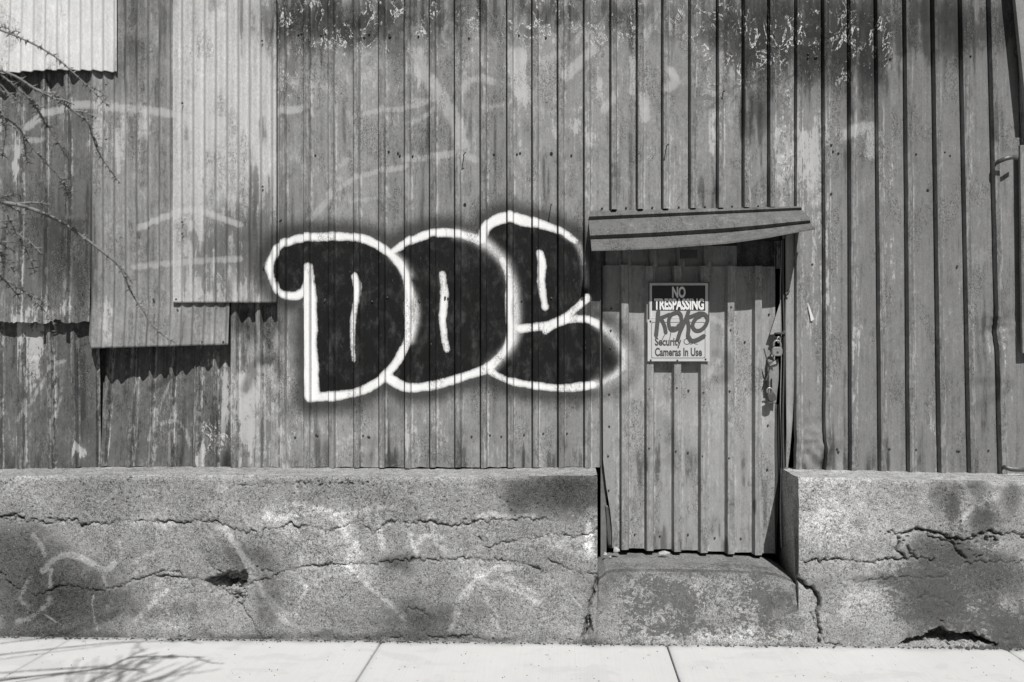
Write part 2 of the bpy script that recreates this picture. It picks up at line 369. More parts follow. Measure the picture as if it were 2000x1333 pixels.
GHOST = [([(60,252),(100,226),(170,208),(260,214),(330,222),(400,240),(480,228),(590,212)],9,.55), ([(270,446),(330,421),(380,411),(425,424),(470,440)],7,.6), ([(262,522),(345,514),(420,508),(470,506)],8,.4),
    ([(60,276),(95,278)],7,.4), ([(640,380),(700,346),(745,334),(795,326)],7,.4), ([(655,386),(690,394),(760,382)],6,.3), ([(690,232),(740,216),(790,213),(840,196)],7,.4),
    ([(795,245),(850,216),(862,200),(800,194)],6,.35), ([(815,105),(832,150),(880,215),(905,285)],17,.45), ([(1010,108),(1012,165),(1030,190)],18,.5), ([(1060,125),(1085,110)],14,.4), ([(1105,150),(1160,95)],12,.5),
    ([(905,175),(925,155),(962,160)],10,.4), ([(945,212),(1010,203),(1075,222)],8,.3), ([(790,312),(850,306),(890,300),(930,312)],9,.4), ([(605,430),(650,380),(665,350)],8,.35), ([(680,220),(700,290),(655,330)],7,.3),
    ([(1235,115),(1240,150),(1235,180)],8,.6), ([(1310,140),(1320,160),(1300,175)],10,.6), ([(1258,190),(1260,230)],12,.5), ([(1180,215),(1200,190)],10,.4), ([(1655,262),(1700,250),(1700,300)],14,.5), ([(1580,320),(1590,400)],10,.4),
    ([(1375,740),(1410,700),(1420,640),(1390,620)],8,.35), ([(1255,900),(1300,890),(1320,850),(1310,800),(1260,760)],9,.22), ([(1220,960),(1300,955)],8,.18), ([(470,740),(520,720),(540,760)],11,.45), ([(40,820),(100,720),(125,705)],6,.3), ([(90,880),(120,770),(110,730)],5,.28),
    ([(290,860),(310,780),(330,740)],5,.3), ([(300,830),(345,826),(370,870)],6,.35), ([(300,800),(300,900)],5,.3)]
GDARK = [([(480,760),(500,712),(540,706),(545,730)],10,.5), ([(1400,690),(1425,700),(1425,735),(1400,742)],9,.28), ([(560,800),(700,800),(760,806)],16,.25), ([(700,860),(760,866)],10,.2), ([(1900,745),(1975,750),(1900,800)],10,.22), ([(285,760),(330,735)],8,.4),
         ([(1205,790),(1260,800),(1310,840),(1305,900)],13,.16), ([(1300,170),(1380,200)],20,.15)]
STAIN = [(440,520,110,110,.38),(440,380,110,90,.16),(640,40,150,55,.7),(880,20,120,50,.3),(1080,30,90,40,.35),(1220,30,60,40,.4),(1390,40,60,60,.4),(1470,60,50,110,.65),(1530,60,40,120,.55),(1475,215,26,60,.6),(1590,90,40,90,.75),(1650,70,45,100,.7),(1710,80,40,110,.65),(1790,50,40,90,.6),(1850,50,35,60,.6),(1900,60,50,60,.45),(1960,40,30,60,.35),(1500,360,40,40,.3),(1400,390,40,20,.25),
         (830,135,50,60,-.25),(1530,330,22,110,-.45),(1580,260,40,90,-.4),(1590,420,30,120,-.28),(1590,650,35,130,-.2),(1660,260,30,25,-.35),(1240,170,40,60,-.2),(1010,150,40,60,-.25),(1400,260,18,60,-.35),(1140,250,40,180,-.15),
         (560,870,60,60,-.25),(640,880,20,60,.4),(690,860,40,60,-.25),(720,890,15,40,.4),(800,850,30,50,-.2),(770,880,14,60,.3),(900,880,15,60,.4),(860,860,26,50,-.2),(960,860,30,60,-.15),(1010,880,20,50,.25),(1100,870,20,60,.25),(1620,880,12,50,.4),(1730,880,12,50,.3),(1560,880,40,40,.15),
         (60,690,18,70,-.6),(55,640,30,14,-.2),(435,790,10,70,-.75),(412,820,14,70,.3),(480,800,26,90,-.6),(520,640,50,40,.45),(470,640,16,40,.2),(155,885,14,12,-.6),(210,840,40,60,.2),(300,880,40,40,.2),(395,880,8,30,-.5),(130,780,20,60,.15),
         (265,80,30,110,.35),(320,60,20,120,.3),(230,150,16,60,.2),(250,290,60,70,-.28),(195,250,12,60,-.5),(240,250,10,60,-.55),(283,250,10,50,-.45),(60,330,60,60,-.25),(40,300,14,40,-.4),(90,380,80,80,.25),(120,500,60,100,.25),(100,600,40,25,-.35),(140,590,10,40,-.4),(205,620,12,50,-.45),(290,560,40,60,-.15),(180,560,20,140,.2),(350,660,60,40,.15),(440,300,60,120,-.08),(500,480,60,70,.25),(420,470,60,60,.1)]
PEEL = [(640,50,140,70,.9),(560,150,40,120,.55),(860,40,100,60,.85),(760,60,60,60,.6),(1060,40,90,60,.9),(1200,40,60,50,.6),(1330,50,90,60,.85),(1440,90,60,80,.8),(1530,80,40,120,.9),(1530,330,25,110,.75),(1400,200,40,90,.55),(1660,80,60,90,.75),(1590,60,40,90,.7),(1720,90,40,80,.7),(1150,120,40,120,.6),(1460,330,25,60,.5),(1370,390,20,40,.5),(1255,330,30,40,.4),(440,860,40,50,.6),(400,840,40,60,.5),(640,400,20,40,.4),(60,700,40,60,.4)]

SKF = [.65]
BUFF = [(470,228,660,470,.10),(640,232,800,420,.06),(795,200,880,300,.10),(690,305,960,380,-.03),(930,225,1060,430,.10),(1040,300,1140,420,.14),(1180,260,1300,400,.10),(1330,300,1400,380,.12),(340,250,420,330,.10),(235,250,330,420,.10),
        (0,430,172,600,.12),(1640,300,1760,460,.06),(1770,320,1880,520,.05),(1890,620,1975,640,.12),(1600,520,1640,700,-.05),(1700,640,1860,800,.05),(560,240,640,330,.04),(850,330,1000,400,.05),(1390,620,1430,690,.10),(1230,820,1320,930,.07),(1330,700,1400,800,-.04)]
def paint_attrs(x, z, rnd, fresh=True):
    qx = VX + x * KW; qy = VY + (CZ - z) * KW
    n = len(x); a = {}
    gw = np.full(n, 60.); gb = np.full(n, 60.); gs = np.zeros(n)
    if fresh and qx.max() > 470 and qx.min() < 1290:
        for P in STROKES: gw = np.minimum(gw, pdist(qx, qy, P) - 1.3)
        for P in FILLS:
            d = pdist(qx, qy, np.vstack([P, P[:1]])); d = np.where(inside(qx, qy, P), -d, d); gb = np.minimum(gb, d)
        for P, h, k in SOFT:
            gs = np.maximum(gs, k * np.exp(-(pdist(qx, qy, P) / h) ** 2))
    a['gw'] = np.clip(gw, -60, 60); a['gb'] = np.clip(gb, -60, 60); a['gs'] = gs
    gl = np.zeros(n); gd = np.zeros(n)
    rx, ry = qx, qy
    qx = rx + 16 * fbm(rx / 30, ry / 60, 3, 201); qy = ry + 60 * fbm(rx / 9, ry / 160, 3, 202) + 14 * fbm(rx / 25, ry / 25, 3, 203)
    for P, h, k in [(p, h, 1.25 * k) for p, h, k in GHOST]: gl = np.maximum(gl, k * np.exp(-(pdist(rx, ry, smooth(P, 3)) / h) ** 4))
    for P, h, k in GDARK: gd = np.maximum(gd, k * np.exp(-(pdist(rx, ry, smooth(P, 3)) / h) ** 4))
    a['gl'] = gl; a['gd'] = gd
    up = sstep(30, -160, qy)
    bf = np.zeros(n)
    for x0, y0, x1, y1, k in BUFF:
        d = np.maximum(np.maximum(x0 - rx, rx - x1), np.maximum(y0 - ry, ry - y1)) + 7 * fbm(rx / 14, ry / 14, 2, 210); bf = np.where(d < 0, k, bf) if k else bf
    stv = blobs(qx, qy, STAIN); sk = .55 * sstep(.10, .26, fbm(rx / 11, ry / 240, 4, 220)) - .5 * sstep(.12, .26, fbm(rx / 13, ry / 170, 4, 224)) - .3 * sstep(.14, .24, fbm(rx / 45, ry / 60, 4, 228))
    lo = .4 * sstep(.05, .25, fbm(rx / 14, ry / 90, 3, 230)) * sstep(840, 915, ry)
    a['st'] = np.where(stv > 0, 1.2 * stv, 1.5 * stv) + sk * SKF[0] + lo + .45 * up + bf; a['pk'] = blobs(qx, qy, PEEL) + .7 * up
    a['pr'] = np.full(n, rnd); a['ed'] = np.zeros(n); a['sd'] = np.zeros(n)
    return a

# ------------------------------------------------------------------ the setting: ground, verge, kerb, sidewalk slabs
V, Fc = [(-400, -400, -.16), (400, -400, -.16), (400, 400, -.16), (-400, 400, -.16)], [(0, 1, 2, 3)]
tag(mesh_obj('ground', V, Fc, M['earth'], flat=True), 'earth ground reaching away around the building', 'ground', kind='structure')
V = [(-60, -12, -.15), (60, -12, -.15), (60, -2.9, -.15), (-60, -2.9, -.15)]
tag(mesh_obj('road', V, [(0, 1, 2, 3)], M['asphalt'], flat=True), 'dark asphalt road in front of the kerb', 'road', kind='structure')
def sloped_box(x0, x1, y0, y1, h0, h1):
    V = []
    for x in (x0, x1):
        for y in (y0, y1):
            for h in (h0, h1): V.append((x, y, ground_z(x) + h))
    return V, [(0, 1, 3, 2), (4, 6, 7, 5), (0, 4, 5, 1), (2, 3, 7, 6), (0, 2, 6, 4), (1, 5, 7, 3)]
tag(MB().add(*sloped_box(-9, 9, -2.9, -2.74, -.2, .0)).build('kerb', M['kerb']), 'concrete kerb along the road', 'kerb', kind='structure')
tag(MB().add(*sloped_box(-9, 9, -2.74, -1.83, -.2, -.015)).build('verge', M['earth']), 'earth planting strip between kerb and sidewalk', 'verge', kind='structure')
walk = MB().add(*sloped_box(-9, 9, -1.83, -.1, -.2, -.02)).build('sidewalk', M['joint']); tag(walk, 'pale concrete sidewalk at the foot of the wall', 'sidewalk', kind='structure')
jx = [-8.6, -6.9, -5.1, -4.4, (141 - VX) / KF, (745 - VX) / KF, (1302 - VX) / KF, (1962 - VX) / KF, 4.2, 5.8, 7.5]
JSK = {4: 0, 5: 0}
for k in range(len(jx) - 1):
    gp = .004 if k != 4 else .0025
    x0 = jx[k] + (.0025 if k == 4 else .004); x1 = jx[k + 1] - (.002 if k == 3 else .0045)
    us = np.concatenate([[x0, x0 + .002, x0 + .008], np.linspace(x0 + .03, x1 - .03, 60), [x1 - .008, x1 - .002, x1]])
    vs = np.concatenate([[-1.83, -1.828, -1.82], np.linspace(-1.8, -.3, 70)])
    U, Vv = np.meshgrid(us, vs, indexing='ij'); u = U.ravel(); v = Vv.ravel()
    edge = np.minimum(np.minimum(u - x0, x1 - u), v + 1.83)
    z = ground_z(u) - .006 * np.exp(-edge / .004) + .0015 * fbm(u * 2, v * 2, 3, 5) + (-.004 if k == 7 else 0)
    u2 = u + .002 * fbm(v * 9, u * 0 + k, 3, 9) * (edge < .02)
    top = np.stack([u2, v, z], 1); n = len(top)
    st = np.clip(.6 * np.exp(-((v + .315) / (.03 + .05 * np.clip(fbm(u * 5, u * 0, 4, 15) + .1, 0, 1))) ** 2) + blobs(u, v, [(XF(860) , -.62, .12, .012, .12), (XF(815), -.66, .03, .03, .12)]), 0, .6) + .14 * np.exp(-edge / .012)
    tk = 0
    base = top[[0, (len(us) - 1) * len(vs), len(us) * len(vs) - 1, len(vs) - 1]].copy(); base[:, 2] -= .05
    # skirt
    nu, nv = len(us), len(vs)
    ring = [i * nv for i in range(nu)] + [(nu - 1) * nv + j for j in range(1, nv)] + [i * nv + nv - 1 for i in range(nu - 2, -1, -1)] + [j for j in range(nv - 2, 0, -1)]
    low = top[ring].copy(); low[:, 2] -= .05
    Fs = grid_faces(nu, nv) + [(ring[i], n + i, n + (i + 1) % len(ring), ring[(i + 1) % len(ring)]) for i in range(len(ring))]
    o = mesh_obj('slab', np.vstack([top, low]), Fs, M['walk'], walk, {'st': np.concatenate([st, np.zeros(len(ring))])})

# ------------------------------------------------------------------ concrete foundation (cracks, spalls and joints are carved)
def CA(L, *e): return [(a[0] / 2.942, 880 + a[1] / 2.942) + tuple(a[2:]) for a in L]
def CB(L): return [(560 + a[0] / 2.941, 880 + a[1] / 2.941) for a in L]
def CR(L): return [(1500 + a[0] / 2.942, 880 + a[1] / 2.942) for a in L]
CRACKS = [  # points, half width px, depth m
 (CA([(-80,380),(0,385),(40,375),(70,368),(100,385),(150,410),(190,395),(240,415),(290,428),(340,415),(380,405),(440,410),(455,442),(490,435)]), 2.0, .022),
 (CA([(450,445),(475,452),(530,425),(620,427),(680,412),(760,416),(850,412),(930,420),(990,420),(1060,432),(1120,412),(1180,418),(1240,418),(1290,440),(1350,460),(1400,470),(1430,478),(1460,463),(1495,508),(1520,450),(1560,462),(1620,440),(1670,425),(1720,447),(1780,420)]), 1.2, .014),
 (CB([(20,425),(70,455),(130,420),(150,450),(200,450),(240,470),(270,465),(330,440),(390,415),(430,410),(470,450),(490,485),(540,440),(590,410),(680,408)]), .9, .010),
 (CB([(680,410),(690,440),(760,405),(830,412),(900,422),(980,430),(1060,418),(1100,400),(1160,410),(1240,400),(1320,395)]), 1.6, .014),
 (CB([(1320,396),(1430,400),(1500,398),(1560,406)]), .8, .008),
 (CB([(1105,500),(1125,552),(1180,555),(1220,535),(1300,518),(1380,505),(1450,505),(1490,482),(1560,488),(1640,510),(1700,485),(1760,485),(1800,435)]), 1.1, .012),
 (CA([(0,700),(50,750),(80,790),(140,805),(200,838),(280,805),(370,775),(430,790),(500,800),(600,805),(700,780),(780,745),(860,730),(1060,738),(1130,740),(1165,755),(1200,760)]), 1.3, .014),
 (CA([(870,728),(930,695),(1000,700),(1060,725)]), .8, .008),
 (CA([(1400,770),(1430,770),(1490,755),(1560,735),(1620,700),(1700,685),(1824,665)]), 1.3, .014),
 (CA([(1200,660),(1270,715),(1330,720),(1430,690),(1475,668)]), .8, .008), (CA([(1500,692),(1570,700),(1620,700)]), .8, .006),
 (CB([(0,680),(100,672),(230,660),(350,658),(430,655),(560,650),(620,635),(740,628),(850,632),(1000,618),(1130,628),(1240,630),(1330,650),(1400,660),(1450,680)]), 1.1, .012),
 (CB([(1500,630),(1600,670),(1690,710),(1800,722)]), 1.0, .010),
 (CA([(1395,905),(1440,970),(1480,1050),(1510,1085),(1560,1075)]), .9, .008), (CA([(540,830),(530,900),(540,970),(560,1040)]), .5, .003),
 (CB([(680,930),(700,900),(780,930),(820,960)]), .7, .006), (CB([(260,980),(262,1040)]), .7, .006), (CB([(800,1075),(940,1080),(1060,1065),(1090,1080)]), 1.2, .01),
 (CB([(30,196),(90,190),(130,192)]), .9, .008), (CB([(820,162),(950,164)]), .8, .006), (CA([(1350,212),(1500,205),(1700,190),(1790,190)]), .6, .005),
 (CB([(1790,520),(1806,650),(1790,730)]), 1.5, .02), (CB([(1790,730),(1760,840),(1735,900),(1725,980),(1705,1080)]), 2.6, .03),
 (CR([(215,640),(270,625),(300,640),(330,628),(400,622),(480,628),(540,635),(600,640),(660,628),(700,618),(790,620),(860,610),(950,625)]), 1.7, .016),
 (CR([(690,455),(740,465),(790,470),(850,440),(910,455),(960,462),(1000,472),(1040,492),(1100,500),(1180,502),(1230,455),(1290,455),(1350,472),(1400,455),(1471,470),(1560,465)]), 2.6, .022),
 (CR([(740,470),(755,520),(735,560),(770,590),(790,608)]), 2.2, .018), (CR([(805,550),(815,590),(870,612)]), 1.5, .012), (CR([(910,450),(930,480),(1000,505),(1060,520),(1080,560),(1140,610)]), 1.8, .014),
 (CR([(135,700),(180,740),(230,785),(270,805),(295,850),(290,950),(300,1030),(295,1115)]), 3.0, .035),
 (CR([(440,745),(560,745),(700,732),(870,725),(1020,715)]), .8, .007), (CR([(1103,190),(1105,440)]), .8, .006), (CR([(1130,640),(1200,630),(1330,622),(1471,632)]), .9, .008),
 (CR([(860,850),(900,828),(1000,850),(1070,890)]), .7, .006), (CR([(240,930),(330,1110),(420,1130)]), .8, .008)]
HOLES = [  # polygon px, depth m
 (CA([(1165,755),(1200,722),(1260,714),(1310,695),(1380,702),(1420,690),(1428,740),(1412,780),(1425,830),(1395,910),(1340,920),(1310,875),(1270,862),(1230,830),(1170,770)]), .07),
 (CA([(1180,745),(1250,738),(1330,750),(1400,765),(1380,790),(1340,790),(1290,815),(1262,790),(1230,770)]), .16),
 (CR([(735,1125),(800,1078),(900,1060),(950,1030),(985,1000),(1060,1045),(1110,1052),(1160,1030),(1220,1060),(1290,1100),(1390,1170),(1300,1130),(1180,1108),(1080,1115),(960,1110),(880,1105),(800,1118)]), .16),
 (CR([(975,968),(1010,975),(1025,1000),(990,985)]), .05), (CB([(1700,1085),(1725,1000),(1740,880),(1750,960),(1770,1075)]), .06),
 (CR([(740,460),(850,445),(850,465),(790,485)]), .03), (CR([(1100,495),(1215,490),(1200,510),(1110,515)]), .04)]
CSTAIN_L = [(330,1190,90,40,.3),(680,1200,120,40,.3),(900,1200,90,40,.35),(560,960,90,30,.2),(250,980,120,30,.15),(760,980,60,40,.15),(60,1160,130,100,.6),(150,1180,80,50,.35),(20,1060,60,60,.35),(110,1130,90,90,.45),(220,1160,60,60,.35),(280,1090,60,50,.2),(480,1090,80,30,.45),(520,1200,30,60,.45),(540,1140,40,50,.35),(770,1100,40,22,.65),(800,1180,80,60,.15),(1090,960,90,50,.75),(1150,950,60,60,.5),(1010,990,30,40,.4),(1060,1095,40,20,.4),(1140,1140,40,60,.4),(1000,1150,80,50,.25),
            (820,1215,40,25,.5),(600,1245,700,10,.4),(600,925,700,6,-.15),(350,1130,60,60,-.15),(340,1220,60,25,-.3),(500,1010,80,40,-.1),(1150,1060,14,40,-.7),(1100,1070,40,30,-.3),(620,1080,90,60,-.2),(930,1110,30,18,-.35),(300,1010,180,40,-.05),(950,1230,60,15,-.3)]
CSTAIN_R = [(1590,960,40,70,-.12),(1650,1000,90,90,-.08),(1860,980,14,45,.65),(1830,960,16,40,.4),(1920,1000,28,40,.65),(1900,940,30,16,.5),(1980,960,20,40,.45),(1600,1150,30,40,.3),(1720,1132,60,12,.45),(1850,1090,80,30,.6),(1800,1180,60,60,.7),(1900,1140,100,50,.55),(1980,1240,60,60,.7),(1880,1210,60,40,.35),(1960,1120,50,60,.35),(1650,1240,60,30,.45),(1680,1180,60,30,-.25),(1720,1070,70,20,.1),(1940,1060,40,12,-.3),(1900,1180,14,20,-.5),(1960,1180,20,30,-.4),(1850,1060,60,20,.35),(1620,1100,40,40,.05)]
CGHOST = [([(520,1010),(560,985),(640,1000),(690,1040),(700,1090)],8,.5),([(640,1010),(700,1000),(770,990)],7,.4),([(60,1130),(40,1170),(70,1200)],7,.4),([(170,1010),(230,960)],7,.25),([(300,960),(310,930)],8,.3),([(330,1200),(300,1160),(330,1120)],7,.4),([(420,1030),(460,1060),(490,1120),(560,1200),(600,1180)],6,.45),([(840,1000),(850,1060),(870,1075)],7,.45),([(930,1130),(900,1190),(880,1230)],7,.45),([(930,1130),(1000,1150),(1050,1180)],8,.4),([(700,1110),(740,1160),(790,1210)],6,.4),([(980,1240),(960,1200)],6,.3),([(1150,1030),(1155,1090)],9,.5)] + [(CA(p), h, k) for p, h, k in [([(250,692),(300,640),(360,606),(430,610),(500,640),(560,672),(620,690),(660,640)],6,.75),([(560,680),(590,720),(605,780)],5,.5),([(190,490),(240,560),(280,640)],6,.5),([(292,690),(290,780)],5,.6),([(1290,450),(1350,540),(1400,620),(1450,670)],6,.75),([(780,980),(850,910),(960,810)],6,.55),([(100,985),(180,955),(260,900),(290,860)],7,.5),([(1500,790),(1560,900),(1640,980)],7,.5),([(1680,940),(1740,880)],7,.45),([(1530,390),(1620,385),(1720,370),(1810,358)],7,.5),([(770,645),(880,600)],6,.45),([(720,800),(790,700),(850,670)],6,.35),([(640,850),(620,900)],6,.3),([(540,835),(532,900),(540,970),(560,1040)],1.6,.9),([(250,940),(350,1000)],1.4,.6),([(1690,190),(1720,330)],6,.35),([(690,520),(700,600)],5,.3)]] + \
         [(CB(p), h, k) for p, h, k in [([(40,230),(80,340)],6,.35),([(20,375),(150,342),(250,370),(312,430),(350,520),(362,640)],7,.5),([(520,370),(545,480),(552,560)],7,.55),([(700,480),(745,585)],7,.55),([(745,540),(800,488),(900,497)],7,.5),([(350,664),(450,762),(520,830)],4,.6),([(520,830),(600,890),(650,950)],9,.35),([(1090,735),(1200,682),(1340,682)],8,.6),([(1090,735),(1000,850),(960,950)],8,.45),([(1100,760),(1150,860),(1220,950)],7,.4),([(1240,700),(1320,760),(1420,812)],8,.5),([(1110,385),(1170,360),(1250,382),(1420,380)],6,.65),([(60,920),(110,780)],6,.35),([(620,190),(690,228),(720,330)],8,.3),([(1620,820),(1700,910)],1.5,.8),([(520,290),(560,270)],6,.3)]] + \
         [(CR([(1120,380),(1170,320),(1250,270),(1310,240)]),9,.45), (CR([(1230,300),(1330,330)]),7,.3)]

SPALL = [(CR([(730,470),(760,440),(860,430),(980,440),(1100,470),(1240,440),(1400,440),(1600,450),(1600,520),(1400,510),(1240,530),(1130,560),(1050,540),(950,500),(860,480),(800,520),(760,600),(720,560)]), .03, .05),
         (CR([(700,1115),(780,1070),(900,1040),(960,1000),(1050,1020),(1160,1040),(1260,1070),(1390,1150),(1300,1140),(900,1120)]), .05, .06), (CR([(560,1000),(760,980),(760,1060),(560,1060)]), .012, -.02), (CR([(1130,560),(1330,560),(1300,620),(1140,620)]), .012, 0.),
         (CA([(0,350),(120,360),(440,390),(440,440),(240,440),(0,420)]), .016, .02), (CB([(400,390),(700,390),(1320,375),(1500,385),(1700,400),(1700,430),(1320,420),(900,445),(680,440),(400,440)]), .014, .03), (CA([(1300,430),(1560,440),(1824,400),(1824,450),(1500,490),(1300,470)]), .012, 0.),
         (CA([(0,1040),(800,1050),(1824,1060),(1824,1100),(0,1090)]), .008, -.02), (CB([(0,1050),(1750,1060),(1750,1110),(0,1110)]), .010, .0)]
_rb = np.random.RandomState(41)
BUGS = [(_rb.uniform(0, 1165), _rb.uniform(940, 1015), _rb.uniform(.8, 2.0)) for _ in range(110)] + [(_rb.uniform(1565, 2000), _rb.uniform(945, 1080), _rb.uniform(.8, 1.8)) for _ in range(60)] + [(_rb.uniform(580, 720), 945 + _rb.normal(0, 3), _rb.uniform(1.2, 2.6)) for _ in range(22)]
def carve(qx, qy, soft=1.):
    """crack depth field (metres) and distance field (px) at photo-pixel positions"""
    dep = np.zeros(len(qx)); ck = np.full(len(qx), 30.)
    jx_ = qx + 8 * fbm(qx / 8, qy / 8, 3, 21); jy_ = qy + 13 * fbm(qx / 7, qy / 9, 3, 33); wv = np.clip(1 + 3.0 * fbm(qx / 30, qy / 30, 3, 36), .45, 1.7)
    for P, h, dp in CRACKS:
        h = .62 * h + .25
        d = pdist(jx_, jy_, P); hh = h * wv; dd = np.maximum(d - hh * .4, 0)
        dep = np.maximum(dep, dp * np.clip(wv, .4, 1.5) * np.exp(-(dd / (hh * .5 + .6)) ** 2)); ck = np.minimum(ck, d - np.maximum(hh * .6, .55))
    rim = np.exp(-(np.maximum(ck, 0) / 5.) ** 2) * np.clip(.5 + 3 * fbm(qx / 14, qy / 9, 3, 77), 0, 1.6); dep = dep + .0025 * rim
    for P, dp in HOLES:
        m = (qx > min(p[0] for p in P) - 30) & (qx < max(p[0] for p in P) + 30) & (qy > min(p[1] for p in P) - 30) & (qy < max(p[1] for p in P) + 30)
        if not m.any(): continue
        x = jx_[m] + 4 * fbm(qx[m] / 5, qy[m] / 5, 2, 40); y = jy_[m]
        ins = inside(x, y, P); d = pdist(x, y, np.vstack([P, P[:1]]))
        r = np.abs(fbm(x / 9, y / 6, 4, 50)) * 2
        dep[m] = np.maximum(dep[m], np.where(ins, dp * sstep(0, 5, d) * (.85 + .9 * r), 0))
    for P, dp, den in SPALL:
        m = inside(jx_, jy_, P)
        if m.any():
            f = fbm(qx[m] / 9, qy[m] / 6, 4, 91); e = np.minimum(1, pdist(qx[m], qy[m], np.vstack([P, P[:1]])) / 8)
            dep[m] = np.maximum(dep[m], dp * sstep(.14 - den, .22 - den, f * e + .0))
    x0, x1 = qx.min(), qx.max()
    for bx, by, r in BUGS:
        if x0 < bx < x1:
            m = (np.abs(qx - bx) < 8) & (np.abs(qy - by) < 8)
            if m.any(): d = np.hypot(qx[m] - bx, (qy[m] - by) * 1.3); dep[m] = np.maximum(dep[m], .012 * sstep(r + .8, r - .8, d)); ck[m] = np.minimum(ck[m], d - r + .3)
    return dep, ck

def foundation(name, px0, px1, ztop_f, mat, stains, label, cap_left=False, cap_right=False, ext=None):
    dx = .0052
    xs = np.arange(XF(px0), XF(px1), dx); xs = np.append(xs, XF(px1))
    fr = xs.copy()
    if ext is not None:
        xs = np.concatenate([np.linspace(ext, xs[0], 30)[:-1], xs]) if ext < xs[0] else np.concatenate([xs, np.linspace(xs[-1], ext, 30)[1:]])
    zt = .915
    prof = [(YF, z) for z in np.arange(-.14, zt - .016, .0052)]
    prof += [(YF + .014 * (1 - math.cos(a)), zt - .014 + .014 * math.sin(a)) for a in np.linspace(.1, math.pi / 2, 5)]
    ny = len(prof)
    prof += [(y, zt) for y in np.arange(YF + .022, .10, .012)]
    prof = np.array(prof)
    U, J = np.meshgrid(np.arange(len(xs)), np.arange(len(prof)), indexing='ij')
    x = xs[U].ravel(); y = prof[J, 0].ravel(); z = prof[J, 1].ravel(); z0 = z.copy()
    qx = VX + x * KF; qy = VY + (CZ - z) * KF
    front = (y < YF + .02)
    h01 = np.clip(z / zt, 0, 1)
    z = z + ztop_f(x) * np.clip(z0 / zt, 0, 1)
    dep, ck = carve(qx, qy)
    rough = .010 * fbm(x * 3, z * 3, 3, 1) + .007 * fbm(x * 14, z * 14, 3, 2) + .004 * fbm(x * 60, z * 60, 2, 3)
    # cold joints: each pour stands a little proud of the next
    l1 = 0
    top_round = sstep(.03, 0, zt - z0) * front
    y = np.where(front, y + rough + dep + l1 + .006 * top_round * (1 + fbm(x * 8, x * 0, 3, 8)), y)
    z = np.where(~front, z + .010 * fbm(x * 5, y * 9, 3, 4) + .004 * fbm(x * 40, y * 40, 2, 6), z + .006 * top_round * fbm(x * 20, x * 0, 3, 5))
    # chipped arris at the block ends
    if cap_right: e = sstep(.03, 0, xs[-1] - x) * front; y = y + e * (.012 + .012 * fbm(z * 12, x * 0, 3, 6))
    if cap_left: e = sstep(.03, 0, x - xs[0]) * front; y = y + e * (.002 + .010 * fbm(z * 12, x * 0, 3, 7))
    bx = qx + 26 * fbm(qx / 40, qy / 40, 4, 301); by = qy + 26 * fbm(qx / 40, qy / 40, 4, 302)
    st = 1.25 * blobs(bx, by, stains) * front; gl = np.zeros(len(x))
    inr = (qx > -60) & (qx < 2060)
    for P, hh, k in CGHOST:
        gl = np.maximum(gl, np.where(front, min(1., 1.25 * k) * np.exp(-(pdist(qx + 5 * fbm(qx / 9, qy / 9, 2, 66), qy, smooth(P, 3)) / (hh * 1.15)) ** 2), 0))
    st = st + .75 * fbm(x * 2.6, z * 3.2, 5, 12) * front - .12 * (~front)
    Vt = np.stack([x, y, z], 1); nu, nv = len(xs), len(prof); Fs = grid_faces(nu, nv)
    bk = []
    for i in (0, nu - 1): bk.append((xs[i], .10, -.14))
    b0 = len(Vt); Vt = np.vstack([Vt, bk])
    Fs.append([b0] + [j for j in range(nv - 1, -1, -1)]); Fs.append([b0 + 1] + [(nu - 1) * nv + j for j in range(nv)])
    Fs.append([b0, b0 + 1, (nu - 1) * nv + nv - 1, nv - 1][::1])
    ext2 = lambda a, f=0.: np.concatenate([a, [f, f]])
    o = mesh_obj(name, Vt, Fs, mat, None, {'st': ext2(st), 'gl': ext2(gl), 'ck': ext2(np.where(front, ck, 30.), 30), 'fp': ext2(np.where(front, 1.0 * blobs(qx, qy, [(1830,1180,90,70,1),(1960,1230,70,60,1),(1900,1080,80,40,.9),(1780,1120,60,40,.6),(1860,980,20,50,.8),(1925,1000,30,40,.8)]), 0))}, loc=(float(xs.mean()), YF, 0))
    # ends stay crisp
    return tag(o, label, 'foundation')
foundation('foundation_wall', -60, 1167, lambda x: .004 + 0 * x + .006 * np.sin(x * 2.1), M['concrete'], CSTAIN_L, 'long cracked grey concrete foundation wall left of the door', cap_right=True, ext=-5.6)
foundation('foundation_wall', 1560, 2060, lambda x: -.004 - .02 * (x - 1.3), M['concrete_r'], CSTAIN_R, 'pale pitted concrete foundation wall right of the door, broken at its foot', cap_left=True, ext=4.6)

